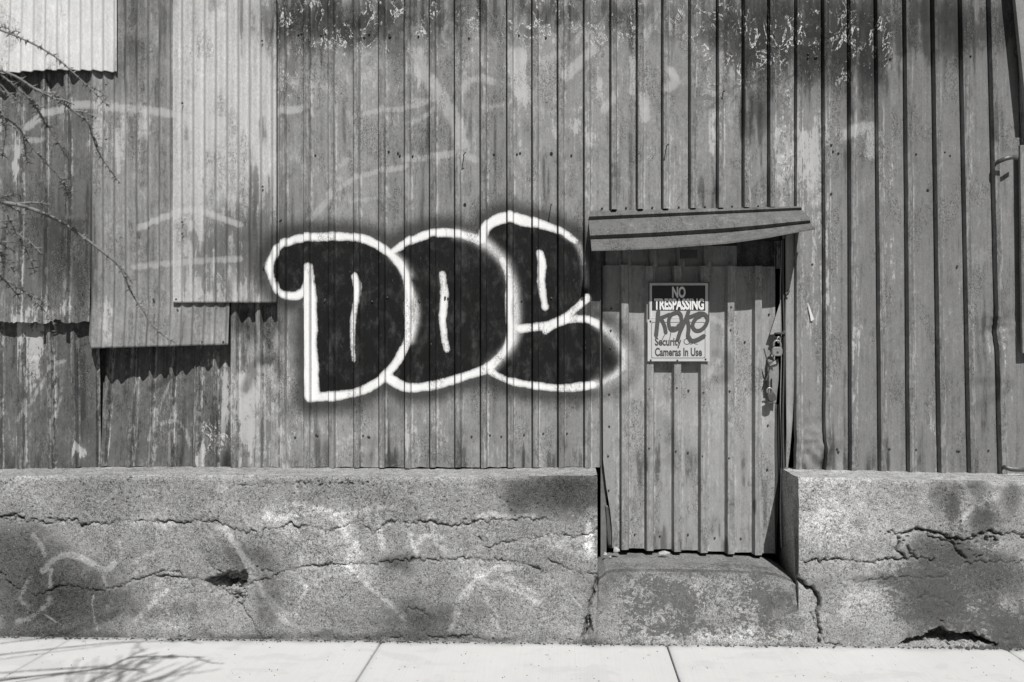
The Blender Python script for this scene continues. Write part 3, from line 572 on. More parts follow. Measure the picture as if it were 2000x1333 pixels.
# door sill
def sill():
    xs = np.arange(XF(1147), XF(1572), .0052); px = VX + xs * KF
    tz = np.interp(px, [1147, 1158, 1170, 1185, 1200, 1300, 1450, 1520, 1545, 1568, 1590, 1604], [.05, .18, .335, .372, .382, .385, .375, .36, .335, .30, .22, .05])
    s = np.linspace(0, 1, 110)
    U, J = np.meshgrid(np.arange(len(xs)), np.arange(len(s)), indexing='ij')
    x = xs[U].ravel(); t = s[J].ravel(); T = tz[U].ravel()
    # path: front face up, rounded nose, top going back
    L1 = T - .05; tt = np.clip(t / .6, 0, 1); z = -.14 + (T - .03 + .14) * tt; y = YF - .013 + .05 * tt ** 2.5
    a = np.clip((t - .6) / .15, 0, 1) * math.pi / 2
    z = z + .03 * np.sin(a); y = y + .06 * (1 - np.cos(a))
    b = np.clip((t - .75) / .25, 0, 1); y = y + b * (.32 - .0); z = z + .006 * b
    side = np.clip(sstep(1147, 1175, VX + x * KF), 0, 1)
    y = y + (1 - side) * .02
    qx = VX + x * KF; qy = VY + (CZ - z) * KF; fr = t < .7
    dep, ck = carve(qx, qy)
    y = np.where(t < .75, y + .014 * fbm(x * 4, z * 4, 3, 61) + .009 * fbm(x * 16, z * 16, 3, 62) + .005 * fbm(x * 60, z * 60, 2, 63), y)
    z = np.where(t > .65, z + .010 * fbm(x * 7, y * 10, 3, 64), z)
    st = blobs(qx, qy, [(1200,1130,40,25,.4),(1380,1120,130,14,.5),(1520,1160,40,60,.5),(1450,1240,180,14,-.6),(1300,1255,80,8,-.2),(1360,1180,40,30,-.2),(1180,1180,30,60,.25),(1560,1200,25,60,.15)]) * fr + .3 * (t > .66) + .5 * fbm(x * 6, z * 9 + y * 6, 4, 66)
    fr = t < .82
    fp = .06 * fr + .74 * blobs(qx, qy, [(1290,1170,55,40,1.),(1340,1185,30,30,.8),(1310,1230,70,18,1.25),(1260,1140,50,14,.5),(1490,1150,40,40,1.1),(1500,1220,40,40,.9),(1420,1120,60,14,.5),(1210,1120,26,16,.6),(1440,1200,40,40,.6),(1380,1160,60,50,.55),(1230,1190,50,50,.6),(1560,1190,30,50,.7),(1400,1235,40,14,.5)]) * fr
    Vt = np.stack([x, y, z], 1); nu, nv = len(xs), len(s); Fs = grid_faces(nu, nv)
    bb = [(xs[0], .1, -.14), (xs[-1], .1, -.14)]; b0 = len(Vt); Vt = np.vstack([Vt, bb])
    Fs.append([b0] + list(range(nv - 1, -1, -1))); Fs.append([b0 + 1] + [(nu - 1) * nv + j for j in range(nv)]); Fs.append([b0, b0 + 1, (nu - 1) * nv + nv - 1, nv - 1])
    e = lambda a, f=0.: np.concatenate([a, [f, f]])
    o = mesh_obj('door_sill', Vt, Fs, M['sill'], None, {'st': e(st), 'gl': e(np.zeros(len(x))), 'ck': e(np.full(len(x), 30.), 30.), 'fp': e(fp)}, loc=(float(xs.mean()), YF, 0))
    tag(o, 'worn rounded concrete sill with flaking dark paint under the door', 'sill')
sill()

# ------------------------------------------------------------------ siding wall
wall = empty('siding_wall', (0, 0, .915), 'weathered metal siding wall with ribbed panels and black and white graffiti', 'wall')
rng = np.random.RandomState(3)
ZT = 4.75
def rib_profile(pitch, h, rw=.036, lap=.012, run=.006):
    """(offset, depth): rib at the left end, then pan with a shallow bead"""
    p = [(0, .003), (run * .6, -h * .5), (run, -h), (run + .004, -h - .001), (rw * .5, -h - .0012), (rw - .003, -h), (rw, -h + .001), (rw + .007, -.001), (rw + .010, .0005)]
    n = max(3, int((pitch - rw - .01) / .013))
    for k in range(1, n + 1): p.append((rw + .010 + (pitch - rw - .010) * k / n, 0.001 * math.sin(k / n * math.pi)))
    if lap > .009:
        p = p[:-1] + [(pitch - .007, .001), (pitch - .0055, .014)]
    p.append((pitch + lap, .015 if lap > .009 else .0035))
    return np.array(p)
def panel(name, top, bot, ytop, ybot, mat, parent, h=.028, rw=.034, off=None, wob=.004, rnd=None, label=None, edge_l=None, edge_r=None, bottom=None, yplane=0., prof=None, fresh=True, dz=.0125, thick=.0022):
    """a ribbed strip between two lines; top / bot = (left px, right px) at photo rows 0 and 915"""
    ztop = ytop if ytop > 20 - 20 and False else Z0(ytop); zbot = Z0(ybot)
    xl0, xr0 = X0(top[0]), X0(top[1]); xl1, xr1 = X0(bot[0]), X0(bot[1])
    pitch = abs(xr0 - xl0); pr = prof if prof is not None else rib_profile(pitch, h, rw)
    zs = np.linspace(zbot, ztop, max(4, int((ztop - zbot) / dz)))
    U, J = np.meshgrid(np.arange(len(pr)), np.arange(len(zs)), indexing='ij')
    z = zs[J].ravel(); u = pr[U, 0].ravel() / pitch; y = pr[U, 1].ravel().copy()
    k = (Z0(0) - z) / (Z0(0) - Z0(915))
    xl = xl0 + (xl1 - xl0) * k; xr = xr0 + (xr1 - xr0) * k
    x = xl + (xr - xl) * u
    if edge_l is not None: x = np.maximum(x, edge_l(z))
    if edge_r is not None: x = np.minimum(x, edge_r(z))
    if bottom is not None:
        t = np.clip((z - zbot) / (ztop - zbot), 0, 1); bz = bottom(x); z = np.where(t < .15, z + (bz - zbot) * (1 - t / .15), z)
    y = y + yplane + wob * 2 * fbm(x * 3.1 + 9, z * 1.4, 3, 70) + wob * .5 * fbm(x * 14, z * 5, 2, 71)
    if off is not None: y = y + off(x, z)
    a = paint_attrs(x, z, rnd if rnd is not None else 1 + rng.uniform(-.14, .14), fresh)
    ee = np.zeros(len(pr)); ee[[k for k in range(len(pr)) if abs(pr[k, 1]) > .012 or k == 8]] = .35; ee[[min(7, len(pr) - 1), min(8, len(pr) - 1)]] = 1.; ee[-2:] = .8; a['ed'] = ee[U].ravel()
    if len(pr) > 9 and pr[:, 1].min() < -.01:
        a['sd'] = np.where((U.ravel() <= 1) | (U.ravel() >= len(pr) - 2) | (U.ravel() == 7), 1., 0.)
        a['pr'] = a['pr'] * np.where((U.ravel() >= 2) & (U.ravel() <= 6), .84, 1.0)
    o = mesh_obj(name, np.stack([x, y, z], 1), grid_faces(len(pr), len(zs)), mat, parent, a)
    sm = o.modifiers.new('thickness', 'SOLIDIFY'); sm.thickness = thick; sm.offset = -1
    es = o.modifiers.new('edges', 'EDGE_SPLIT'); es.split_angle = math.radians(38); es.use_edge_sharp = False
    if label: o['label'] = label
    return o

def rag(amp, seed, base):   # ragged lower hem
    return lambda x: base + amp * fbm(x * 22, x * 0 + seed, 3, seed)
LED = 913
# main run, left of the door
main = [452, 500, 547, 594, 642, 691, 740, 790, 839, 888, 938, 990, 1039, 1089, 1140]
for i in range(len(main) - 1):
    a, b = main[i], main[i + 1]
    panel('siding_panel', (a, b), (a + 1, b + 1), -330, LED if a > 540 else 505, M['siding'], wall, bottom=rag(.012, i + 3, Z0(LED)))
EDGE_L = X0(1171)
panel('siding_panel', (1140, 1192), (1141, 1192), -330, 413, M['siding'], wall)
panel('siding_panel', (1140, 1171.5), (1141, 1171.5), 412, LED, M['siding'], wall, prof=rib_profile(X0(1171.5) - X0(1140), .028, .034, 0))
above = [1192, 1243.5, 1293, 1346, 1400, 1450, 1500, 1553]
for i in range(len(above) - 1):
    panel('siding_panel', (above[i], above[i + 1]), (above[i], above[i + 1]), -330, 411 - i * .8, M['siding'], wall, h=.033, rnd=1.0 - .04 * max(0, i - 3) + rng.uniform(-.05, .05))
# right of the door
RT = [1553, 1605, 1656, 1708, 1764, 1818, 1872, 1928, 1986, 2044, 2104, 2166, 2230, 2296, 2364, 2440, 2520]
RB = [1553, 1609, 1658, 1716, 1771, 1832, 1890, 1950, 2012, 2074, 2138, 2204, 2270, 2340, 2410, 2490, 2570]
def crumple(x, z):
    q = VX + x * KW; p = VY + (CZ - z) * KW
    g = np.exp(-((q - 1585) / 45) ** 2 - ((p - 880) / 45) ** 2); g2 = np.exp(-((q - 1950) / 30) ** 2 - ((p - 640) / 26) ** 2); g3 = np.exp(-((q - 1612) / 14) ** 2 - ((p - 810) / 40) ** 2)
    return g * (.09 * fbm(x * 11, z * 11, 3, 80) - .01) + g2 * (.09 * fbm(x * 14, z * 14, 3, 83) + .01) + g3 * .014
LFLARE = lambda z: X0(np.interp(VY + (CZ - z) * KW, [-400, 460, 700, 800, 880, 915], [1553, 1554, 1555, 1553, 1547, 1542]))
for i in range(len(RT) - 1):
    if i == 0:
        # first sheet flares towards the door at its foot
        sh = lambda x, z: crumple(x, z)
        panel('siding_panel', (RT[0], RT[1]), (1550, RB[1]), -330, 921, M['siding_right'], wall, h=.03, off=crumple, rnd=1.12, bottom=rag(.008, 31, Z0(921)))
    else:
        panel('siding_panel', (RT[i], RT[i + 1]), (RB[i], RB[i + 1]), -330, 924 + i, M['siding_right'], wall, h=.029 + .001 * (i % 3), off=crumple, rnd=(1.12 if i == 1 else 1.0) + rng.uniform(-.05, .05), bottom=rag(.006, 31 + i, Z0(924 + i)))
# old siding of the lower left; the middle sheets lean inwards behind the corrugated patch
OT = [-330, -283, -236, -189, -142, -95, -50, -8, 36, 84, 131, 182]; OB = [-330, -283, -236, -189, -142, -95, -50, -6, 37, 97, 144, 190]
for i in range(len(OT) - 1):
    panel('siding_panel', (OT[i], OT[i + 1]), (OB[i], OB[i + 1]), 560, 916, M['siding_old'], wall, h=.026, rw=.03, wob=.006, bottom=rag(.012, 51 + i, Z0(915)))
def lean(x, z):
    q = VX + x * KW; p = VY + (CZ - z) * KW
    return .006 + .105 * np.clip((455 - q) / 265, 0, 1) ** .8 * np.clip((925 - p) / 245, 0, 1.3)
OT2 = [136, 184, 235, 274, 319, 372, 408, 452]; OB2 = [146, 195, 246, 286, 327, 376, 418, 456]
OT2 = [a + (b - a) * -.9 if k not in (0, 7) else a for k, (a, b) in enumerate(zip(OT2, OB2))]
for i in range(len(OT2) - 1):
    panel('siding_panel', (OT2[i], OT2[i + 1]), (OB2[i], OB2[i + 1]), 600, 913, M['siding_old'], wall, h=.024, rw=.03, off=lean, wob=.006, bottom=rag(.012, 71 + i, Z0(912)), rnd=1.1 + rng.uniform(-.1, .15))
for a, b, c, d in ((452, 501, 456, 502), (501, 547, 502, 549)):
    panel('siding_panel', (a, b), (c, d), 500, 913, M['siding_old'], wall, h=.024, rw=.03, bottom=rag(.012, 81 + a, Z0(912)), rnd=1.5)

# corrugated patches
SKF[0] = .5
def corrugated(name, px0, px1, ytop, bottom_px, mat, yoff, label, amp=.0135, pitch=22., rnd=1., phase=0., lean_f=None, slant=0.):
    xs = np.linspace(X0(px0), X0(px1), int((px1 - px0) / pitch * 10) + 1)
    zs = np.linspace(Z0(600) if False else -1, 1, 2)
    n = 230
    t = np.linspace(0, 1, n)
    U, J = np.meshgrid(np.arange(len(xs)), np.arange(n), indexing='ij')
    x = xs[U].ravel(); q = VX + x * KW
    zb = Z0(bottom_px(q)) + .0025 * fbm(x * 40, x * 0, 2, 90); zt = Z0(ytop); z = zb + (zt - zb) * t[J].ravel()
    ph = 2 * math.pi * q / pitch + phase
    y = yoff + amp * np.cos(ph) + .006 * fbm(x * 2.5, z * 1.3, 3, 91)
    if lean_f is not None: y = y + lean_f(x, z)
    if slant: x = x + slant * (z - zt)
    a = paint_attrs(x, z, rnd); sc = (D + yoff) / D; x = x * sc; z = CZ + (z - CZ) * sc
    o = mesh_obj(name, np.stack([x, y, z], 1), grid_faces(len(xs), n), mat, wall, a)
    sm = o.modifiers.new('thickness', 'SOLIDIFY'); sm.thickness = .0015; sm.offset = -1
    o['label'] = label; return o
# ribbed upper-left sheet that overhangs the old siding
UT = [-330, -283, -236, -189, -142, -95, -50, -32, 15, 44, 91, 135]; 
UT = [-340, -293, -246, -199, -152, -105, -58, -4, 42, 90, 135, 186]; UB = [a + 1 for a in UT]
def over(x, z):
    p = VY + (CZ - z) * KW; return -.034 - .03 * np.clip((p - 420) / 210, 0, 1)
for i in range(len(UT) - 1):
    panel('siding_panel', (UT[i], UT[i + 1]), (UB[i], UB[i + 1]), 100, 631, M['siding_old'], wall, h=.024, rw=.028, off=over, wob=.005, bottom=rag(.05, 101 + i, Z0(631)), rnd=1.28 + rng.uniform(-.06, .06), prof=rib_profile(X0(UT[i + 1]) - X0(UT[i]), .024, .028, .012 if i < 10 else 0))
corrugated('corrugated_sheet', 174, 450, -330, lambda q: np.interp(q, [172, 185, 450], [668, 681, 674]), M['galv_dull'], -.052, 'long stained corrugated sheet in the middle of the left patches', rnd=.9, phase=.6, 
           lean_f=lambda x, z: -.022 * np.clip(((VY + (CZ - z) * KW) - 590) / 90, 0, 1))
corrugated('corrugated_sheet', 340, 541, -330, lambda q: 592 + 0 * q, M['galv_mid'], -.070, 'dusty grey corrugated sheet beside the main siding', phase=.6)
corrugated('corrugated_sheet', -340, 230, -330, lambda q: np.interp(q, [-340, 0, 40, 90, 130, 180, 230], [200, 151, 146, 140, 137.5, 138, 142]), M['galv_light'], -.074, 'bright new corrugated sheet in the upper left corner', amp=.011, phase=.6,
           lean_f=lambda x, z: -.05 * np.clip((150 - (VX + x * KW)) / 160, 0, 1) * np.clip(((VY + (CZ - z) * KW) + 150) / 300, 0, 1))
# black backing added behind sheets and doorway so the gaps read as unlit interior
bk = MB()
bk.box((0 - 2.0, .20, 2.8), (X0(1150) * 2 + 7.4, .03, 4.0)); b1 = bk.build('shade_backing', M['black'], wall)
bk = MB(); bk.box((X0(1360), .30, 2.4), (1.9, .03, 4.4)); bk.build('shade_backing', M['black'], wall)
bk = MB(); bk.box((X0(1600) + 1.6, .20, 2.8), (3.3, .03, 4.0)); bk.build('shade_backing', M['black'], wall)

# ------------------------------------------------------------------ doorway trim
bk = MB(); bk.box((X0(1172.5), .06, Z0(660)), (.006, .13, Z0(412) - Z0(912))); bk.build('jamb_flashing', M['siding_old'] if False else M['rust'], wall)
def strip_px(name, pts_l, pts_r, yl, yr, mat, parent, n=60, wob=.003, label=None, thick=.002, rnd=1.):
    """vertical metal strip between two traced edges"""
    L = smooth(pts_l, 3); R = smooth(pts_r, 3); t = np.linspace(0, 1, n)
    def rs(P): 
        s = np.linspace(0, 1, len(P)); return np.stack([np.interp(t, s, P[:, 0]), np.interp(t, s, P[:, 1])], 1)
    L = rs(L); R = rs(R); V = []
    m = 5
    for k in range(m):
        f = k / (m - 1)
        for i in range(n):
            q = L[i] * (1 - f) + R[i] * f; y = yl + (yr - yl) * f; p = W(q[0], q[1], y); V.append((p.x, p.y, p.z))
    V = np.array(V); V[:, 1] += wob * fbm(V[:, 0] * 20, V[:, 2] * 6, 3, 44)
    o = mesh_obj(name, V, grid_faces(m, n), mat, parent, paint_attrs(V[:, 0], V[:, 2], rnd, False))
    sm = o.modifiers.new('thickness', 'SOLIDIFY'); sm.thickness = thick; sm.offset = 0
    if label: o['label'] = label
    return o
strip_px('jamb_flashing', [(1534,440),(1534.5,560),(1534,640),(1535,760),(1536,840),(1535.5,922)], [(1551,440),(1550.5,620),(1551,720),(1549,800),(1543,880),(1537.5,922)], -.012, -.004, M['door'], wall, rnd=.95)
fr = empty('door_frame', (X0(1350), .05, .38), 'rusty steel angle frame around the metal door', 'door frame')
mb = MB(); mb.tube([W(1525.5, y, .02) + Vector((.004 * math.sin(y * .03), 0, 0)) for y in range(470, 1090, 40)], .0045, 5); mb.build('frame_bar', M['steel'], fr)
mb = MB(); mb.tube([W(1530.5, y, .0) + Vector((.004 * math.sin(y * .021), 0, 0)) for y in range(470, 1090, 40)], .006, 5); mb.build('frame_bar', M['rust'], fr)
mb = MB(); mb.box((X0(1532) + .02, .10, 1.35), (.05, .08, 2.1)); mb.build('frame_post', M['black'], fr)
mb = MB(); mb.box((X0(1180), .105, 1.35), (.035, .06, 1.98)); mb.build('frame_post', M['wood'], fr)
mb = MB(); mb.box((X0(1352), .13, Z0(468)), (1.12, .08, .16)); mb.build('frame_header', M['wood'], fr)

# ------------------------------------------------------------------ door
YD = .045; SKF[0] = .3
door = empty('door', (X0(1350), YD, .385), 'ribbed sheet metal door with torn corner and rows of screws', 'door')
def KD(px): return (px - VX) * (D + YD) / F
def QZ(py): return CZ - (py - VY) * (D + YD) / F
dr = [1177, 1209, 1257.6, 1311, 1362.5, 1414.5, 1467.7, 1514]
dtop = lambda x: QZ(521)
def px_equiv(px): return VX + KD(px) * KW      # siding pixel that has the same x
def py_equiv(py): return VY + (CZ - QZ(py)) * KW
EL_D = lambda z: np.interp(VY + (CZ - z) * F / (D + YD), [400, 700, 900, 950, 1000, 1030, 1070, 1100], [KD(1176), KD(1177), KD(1178), KD(1184), KD(1192), KD(1195), KD(1196), KD(1196)])
ER_D = lambda z: KD(1514) + .006 * fbm(z * 7, z * 0 + 2, 3, 17)
for i in range(7):
    a, b = px_equiv(dr[i]), px_equiv(dr[i + 1]); p = X0(b) - X0(a)
    prof = rib_profile(p, .038, .054, .006 if i < 6 else 0, .013) if i > 0 else np.array([(k, -.001 * (k > .02)) for k in np.linspace(0, p + .006, 8)])
    bt = py_equiv(np.interp(dr[i], [1177, 1514], [1070, 1083])); tp = py_equiv(521 if 1 < i else 519)
    panel('door_panel', (a, b), (a, b), tp, bt, M['door'], door, prof=prof, yplane=YD, wob=.003, edge_l=EL_D if i == 0 else None, edge_r=ER_D if i == 6 else None, rnd=1 + rng.uniform(-.04, .05), bottom=rag(.004, 151 + i, Z0(bt)))
# header sheet above, in the shade of the canopy
hd = [1183, 1215, 1268, 1320, 1372, 1424, 1440]
for i in range(6):
    a, b = px_equiv(hd[i]), px_equiv(hd[i + 1]); p = X0(b) - X0(a)
    panel('header_panel', (a, b), (a, b), py_equiv(480), py_equiv(523), M['door'], door, prof=rib_profile(p, .03, .05, 0) if 0 < i < 5 else np.array([(k, 0) for k in np.linspace(0, p, 5)]), yplane=YD + .016, wob=.002, rnd=1.)
panel('header_panel', (px_equiv(1440), px_equiv(1528)), (px_equiv(1440), px_equiv(1528)), py_equiv(470), py_equiv(524), M['siding_old'], door, prof=np.array([(k, .01 * math.sin(k * 60)) for k in np.linspace(0, X0(px_equiv(1528)) - X0(px_equiv(1440)), 9)]), yplane=YD + .03, rnd=.7)
# bent strip at the torn lower left corner
strip_px('torn_strip', [(1181,985),(1184,1020),(1186,1070)], [(1190,990),(1196,1020),(1197,1072)], .075, .055, M['steel' if False else 'door'], door, n=12, rnd=.6)
# dark side return at the latch edge
strip_px('edge_return', [(1514,790),(1513,860),(1514,930),(1513,1000),(1514,1085)], [(1522,790),(1523,900),(1522,980),(1518,1040),(1517,1085)], YD - .003, YD + .02, M['rust'], door, n=30)
# screws
screw = MB(); screw.lathe((0, 0, 0), (0, -1, 0), [(0, .0065), (.0015, .0065), (.0022, .0045), (.0060, .0040), (.0068, .0025)], 8)
sme = screw.build('screw', M['rust'], None, flat=False); sme_mesh = sme.data
bpy.data.objects.remove(sme)
def put_screw(px, py, y, parent, name='screw'):
    p = W(px, py, y); o = bpy.data.objects.new(name, sme_mesh); COL.objects.link(o); o.parent = parent
    off = Vector((0, 0, 0)); q = parent
    while q is not None: off += q.location; q = q.parent
    o.location = p - off; return o
ribx = lambda px: any(r < px < r + 17 for r in dr[1:7])
for px, py in [(1190,770),(1190,833),(1188,891),(1268,760),(1268,876),(1322,758),(1320,882),(1345,763),(1344,884),(1374,767),(1372,891),(1425,764),(1424,895),(1500,831),(1499,917),(1240,1044),(1289,1047),(1344,1044),(1396,1051),(1447,1052),(1193,646),(1194,603),(1192,680),(1427,645),(1425,765),(1428,600),(1502,614),(1189,1010-52),(1455,668),(1268,700)]:
    put_screw(px, py, YD - (.038 if ribx(px) else .002), door)
for k, px in enumerate((1172+4, 1223, 1274, 1326, 1377, 1430, 1481)): put_screw(px, 407 - k * .7, -.001, wall)
for px, py in [(292,430),(292,446),(356,434),(356,457),(344,585),(300,585),(395,668),(436,668),(207,166),(207,273),(512,80),(356,202),(513,365),(515,520),(205,605),(205,668),(1812,372),(1624,283),(1610,614),(1624,378),(1610,1000-100)]:
    y = -.06 if px < 560 and py < 700 else -.002
    if px > 336 and px < 541 and py < 592: y = -.094
    if px == 207: y = -.06
    put_screw(px, py, y, wall)

rq = np.random.RandomState(23)
for k in range(46):
    i = rq.randint(2, len(main) - 1); row = (70, 300, 585, 850)[rq.randint(0, 4)] + rq.uniform(-5, 5)
    put_screw(main[i] + rq.uniform(16, 42), row, -.001, wall)
for k in range(22):
    i = rq.randint(0, 7); row = (110, 300, 520, 880)[rq.randint(0, 4)] + rq.uniform(-5, 5); f = row / 915
    put_screw(RT[i] + (RB[i] - RT[i]) * f + rq.uniform(18, 44), row, -.001, wall)
# flap, hasp, worn plate
mb = MB(); A, B, C = W(1503.6, 654, .0), W(1524, 590, .02), W(1525, 652, -.012)
mb.add([A, B, C, A + Vector((0, .002, 0)), B + Vector((0, .002, 0)), C + Vector((0, .002, 0))], [(0, 2, 1), (3, 4, 5), (0, 1, 4, 3), (1, 2, 5, 4), (2, 0, 3, 5)]); mb.build('bent_flap', M['steel'], door)
strip_px('latch_plate', [(1499,712),(1499,740),(1500,770),(1499,788)], [(1520,700),(1521,735),(1518,765),(1516,789)], .018, .012, M['steel'], door, n=16, wob=.01)
mb = MB(); mb.box(W(1507, 752, .006), (.006, .006, .075)); mb.box(W(1499.5, 745, .008), (.012, .006, .10)); mb.build('latch_slot', M['black'], door)
mb = MB(); a = W(1502, 716, .0); mb.add([W(1501, 708, .006), W(1515, 704, -.02), W(1516, 711, -.022), W(1504, 715, .004)], [(0, 1, 2, 3)]); mb.build('bent_flap', M['sign_white'], door)
mb = MB(); mb.tube([W(1513, 653, .02), W(1514, 652, -.02), W(1522, 651, -.03), W(1531, 652, -.02), W(1532, 653, .01)], .007, 7)
mb.tube([W(1515, 660, .01), W(1517, 664, -.01)], .009, 7); mb.box(W(1531, 650, -.015), (.014, .02, .022)); mb.build('hasp_staple', M['rust'], door, flat=False)
mb = MB(); mb.tube([W(1492, 681, .002), W(1497, 700, -.008), W(1502, 712, -.012), W(1503, 722, -.002), W(1499, 735, .0), W(1496, 744, -.006)], .004, 6); mb.build('latch_rod', M['rust'], door)
# padlocks and link
def padlock(c, wd, ht, dp, mat, label, tilt=0., open_=False):
    r = empty('padlock', c, label, 'padlock')
    prof = []
    n = 20; V = []; Fc = []
    for lay, (sc, yy) in enumerate(((.86, -dp / 2), (1, -dp / 2 + .004), (1, dp / 2 - .004), (.86, dp / 2))):
        for k in range(n):
            a = 2 * math.pi * k / n; ex = .62
            cx = math.copysign(abs(math.cos(a)) ** ex, math.cos(a)) * wd / 2 * sc; cz = math.copysign(abs(math.sin(a)) ** ex, math.sin(a)) * ht / 2 * sc
            V.append(c + Vector((cx * math.cos(tilt) - cz * math.sin(tilt), yy, cx * math.sin(tilt) + cz * math.cos(tilt))))
    for l in range(3):
        for k in range(n): Fc.append((l * n + k, l * n + (k + 1) % n, (l + 1) * n + (k + 1) % n, (l + 1) * n + k))
    Fc.append(tuple(range(n))[::-1]); Fc.append(tuple(range(3 * n, 4 * n)))
    mb = MB().add(V, Fc); mb.build('lock_body', mat, r)
    pts = []
    for k in range(11):
        a = math.pi * k / 10; cx = math.cos(a) * wd * .33; cz = ht * .5 + ht * .28 + math.sin(a) * wd * .36
        pts.append((cx, cz))
    pts = [(wd * .33, ht * .42)] + pts + [(-wd * .33, ht * (.42 if not open_ else .62))]
    P = [c + Vector((a * math.cos(tilt) - b * math.sin(tilt), 0, a * math.sin(tilt) + b * math.cos(tilt))) for a, b in pts]
    MB().tube(P, wd * .085, 8).build('shackle', M['lock'], r, flat=False)
    MB().lathe(c + Vector((0, -dp / 2 + .001, -ht * .1)), (0, -1, 0), [(0, wd * .12), (.002, wd * .12), (.002, wd * .05)], 10).build('keyhole', M['rust'], r)
    return r
padlock(W(1517.8, 687, -.03), .062, .056, .022, M['lock'], 'round bodied steel padlock hanging from the door hasp')
padlock(W(1507, 776, -.018), .05, .05, .022, M['rust'], 'dark rusty padlock body below the bright padlock', tilt=.3, open_=True)
mb = MB(); c = W(1521, 664, -.026)
mb.tube([c + Vector((.010 * math.cos(a), .006 * math.cos(a), .018 * math.sin(a))) for a in np.linspace(0, 2 * math.pi, 15)], .0042, 7, cap=False)
lk = mb.build('chain_link', M['lock'], flat=False, loc=c); tag(lk, 'single steel chain link joining hasp and padlock', 'chain link')
# shackle of an older lock on the jamb
mb = MB(); mb.lathe(W(1540, 569, -.012), (0, -1, 0), [(0, .007), (.012, .007), (.014, .004)], 9); mb.tube([W(1540, 570, -.022), W(1536, 575, -.024), W(1535, 581, -.018), W(1538, 583, -.014)], .004, 6); hk = mb.build('wire_hook', M['rust'], flat=False, loc=W(1540, 569, -.012)); tag(hk, 'small rusty wire hook on the jamb right of the door', 'hook')

# ------------------------------------------------------------------ canopy
def canopy():
    r = empty('door_canopy', W(1355, 410, 0), 'dented ribbed sheet metal canopy sloping over the door', 'canopy')
    nu = 70; us = np.linspace(0, 1, nu)
    # rows: (left px, left py, left depth, right px, right py, right depth)
    rows = [(1153,413,.000,1560,404,.000),(1151,420,.032,1563,404.5,.032),(1150,423.5,.042,1565,406,.042),(1149.5,431,.026,1566,410.5,.028),(1150,432,.030,1568,412,.034),
            (1151,446,.080,1575,420,.105),(1152,457,.118,1581,427,.155),(1152.5,460.5,.130,1582,430.5,.166),(1153,468,.110,1583,436,.146),(1153.5,469,.115,1583,437.5,.153),
            (1154.5,480,.165,1588,443,.215),(1155.5,489,.196,1592,447,.258),(1155.6,491,.197,1592,449,.259)]
    lip = lambda u: np.interp(u, [0, .15, .33, .5, .6, .7, .8, .9, 1], [0, 4.5, 8.5, 10, 11, 9.5, 7, 3, 0])
    V = np.zeros((nu, len(rows), 3))
    for j, (lx, ly, lp, rx, ry, rp) in enumerate(rows):
        f = max(0, (j - 4) / 8)
        for i, u in enumerate(us):
            px = lx + (rx - lx) * u; py = ly + (ry - ly) * u + lip(u) * f
            p = W(px, py, -(lp + (rp - lp) * u)); V[i, j] = p
    Q = V.reshape(-1, 3); Q[:, 1] += .004 * fbm(Q[:, 0] * 9, Q[:, 2] * 9, 3, 25)
    a = paint_attrs(Q[:, 0], Q[:, 2], 1., False); a['pk'] *= 0; a['st'] = np.where(np.arange(len(Q)) >= 0, .35 * np.clip(fbm(Q[:, 0] * 3, Q[:, 2] * 8, 3, 5) + .12 * (Q[:, 0] > .9), 0, 1), 0)
    o = mesh_obj('canopy_sheet', Q, grid_faces(nu, len(rows)), M['canopy'], r, a)
    o.modifiers.new('thickness', 'SOLIDIFY').thickness = .003
    es = o.modifiers.new('edges', 'EDGE_SPLIT'); es.split_angle = math.radians(30)
    mb = MB(); mb.box(W(1345, 497, -.02), (.10, .03, .05)); mb.build('bracket', M['rust'], r)
    for px in (1165, 1530): MB().tube([W(px, 470, .03), W(px, 452, -.10)], .008, 6).build('bracket', M['rust'], r)
canopy()

# ------------------------------------------------------------------ signs
def text_mesh(txt, box_px, y, parent, mat, name='lettering', bold=.0):
    x0, x1, y0, y1 = box_px
    cu = bpy.data.curves.new('txt', 'FONT'); cu.body = txt; cu.size = 1; cu.offset = bold; cu.resolution_u = 4
    o = bpy.data.objects.new('txt', cu); COL.objects.link(o)
    dg = bpy.context.evaluated_depsgraph_get(); me = bpy.data.meshes.new_from_object(o.evaluated_get(dg))
    bpy.data.objects.remove(o)
    V = np.zeros(len(me.vertices) * 3); me.vertices.foreach_get('co', V); V = V.reshape(-1, 3)
    cap = .70; lo = V[:, 0].min(); hi = V[:, 0].max()
    p0 = W(x0, y1, y); p1 = W(x1, y0, y)
    X = p0.x + (V[:, 0] - lo) / (hi - lo) * (p1.x - p0.x); Z = p0.z + V[:, 1] / cap * (p1.z - p0.z)
    Fs = [list(p.vertices) for p in me.polygons]
    return mesh_obj(name, np.stack([X, np.full(len(X), y), Z], 1), Fs, mat, parent, flat=True)
def sheet_px(name, x0, y0, x1, y1, y, t, mat, parent, tilt=0.):
    a = W(x0, y1, y); b = W(x1, y0, y); return MB().box(((a.x + b.x) / 2, y + t / 2, (a.z + b.z) / 2), (b.x - a.x, t, b.z - a.z)).build(name, mat, parent)
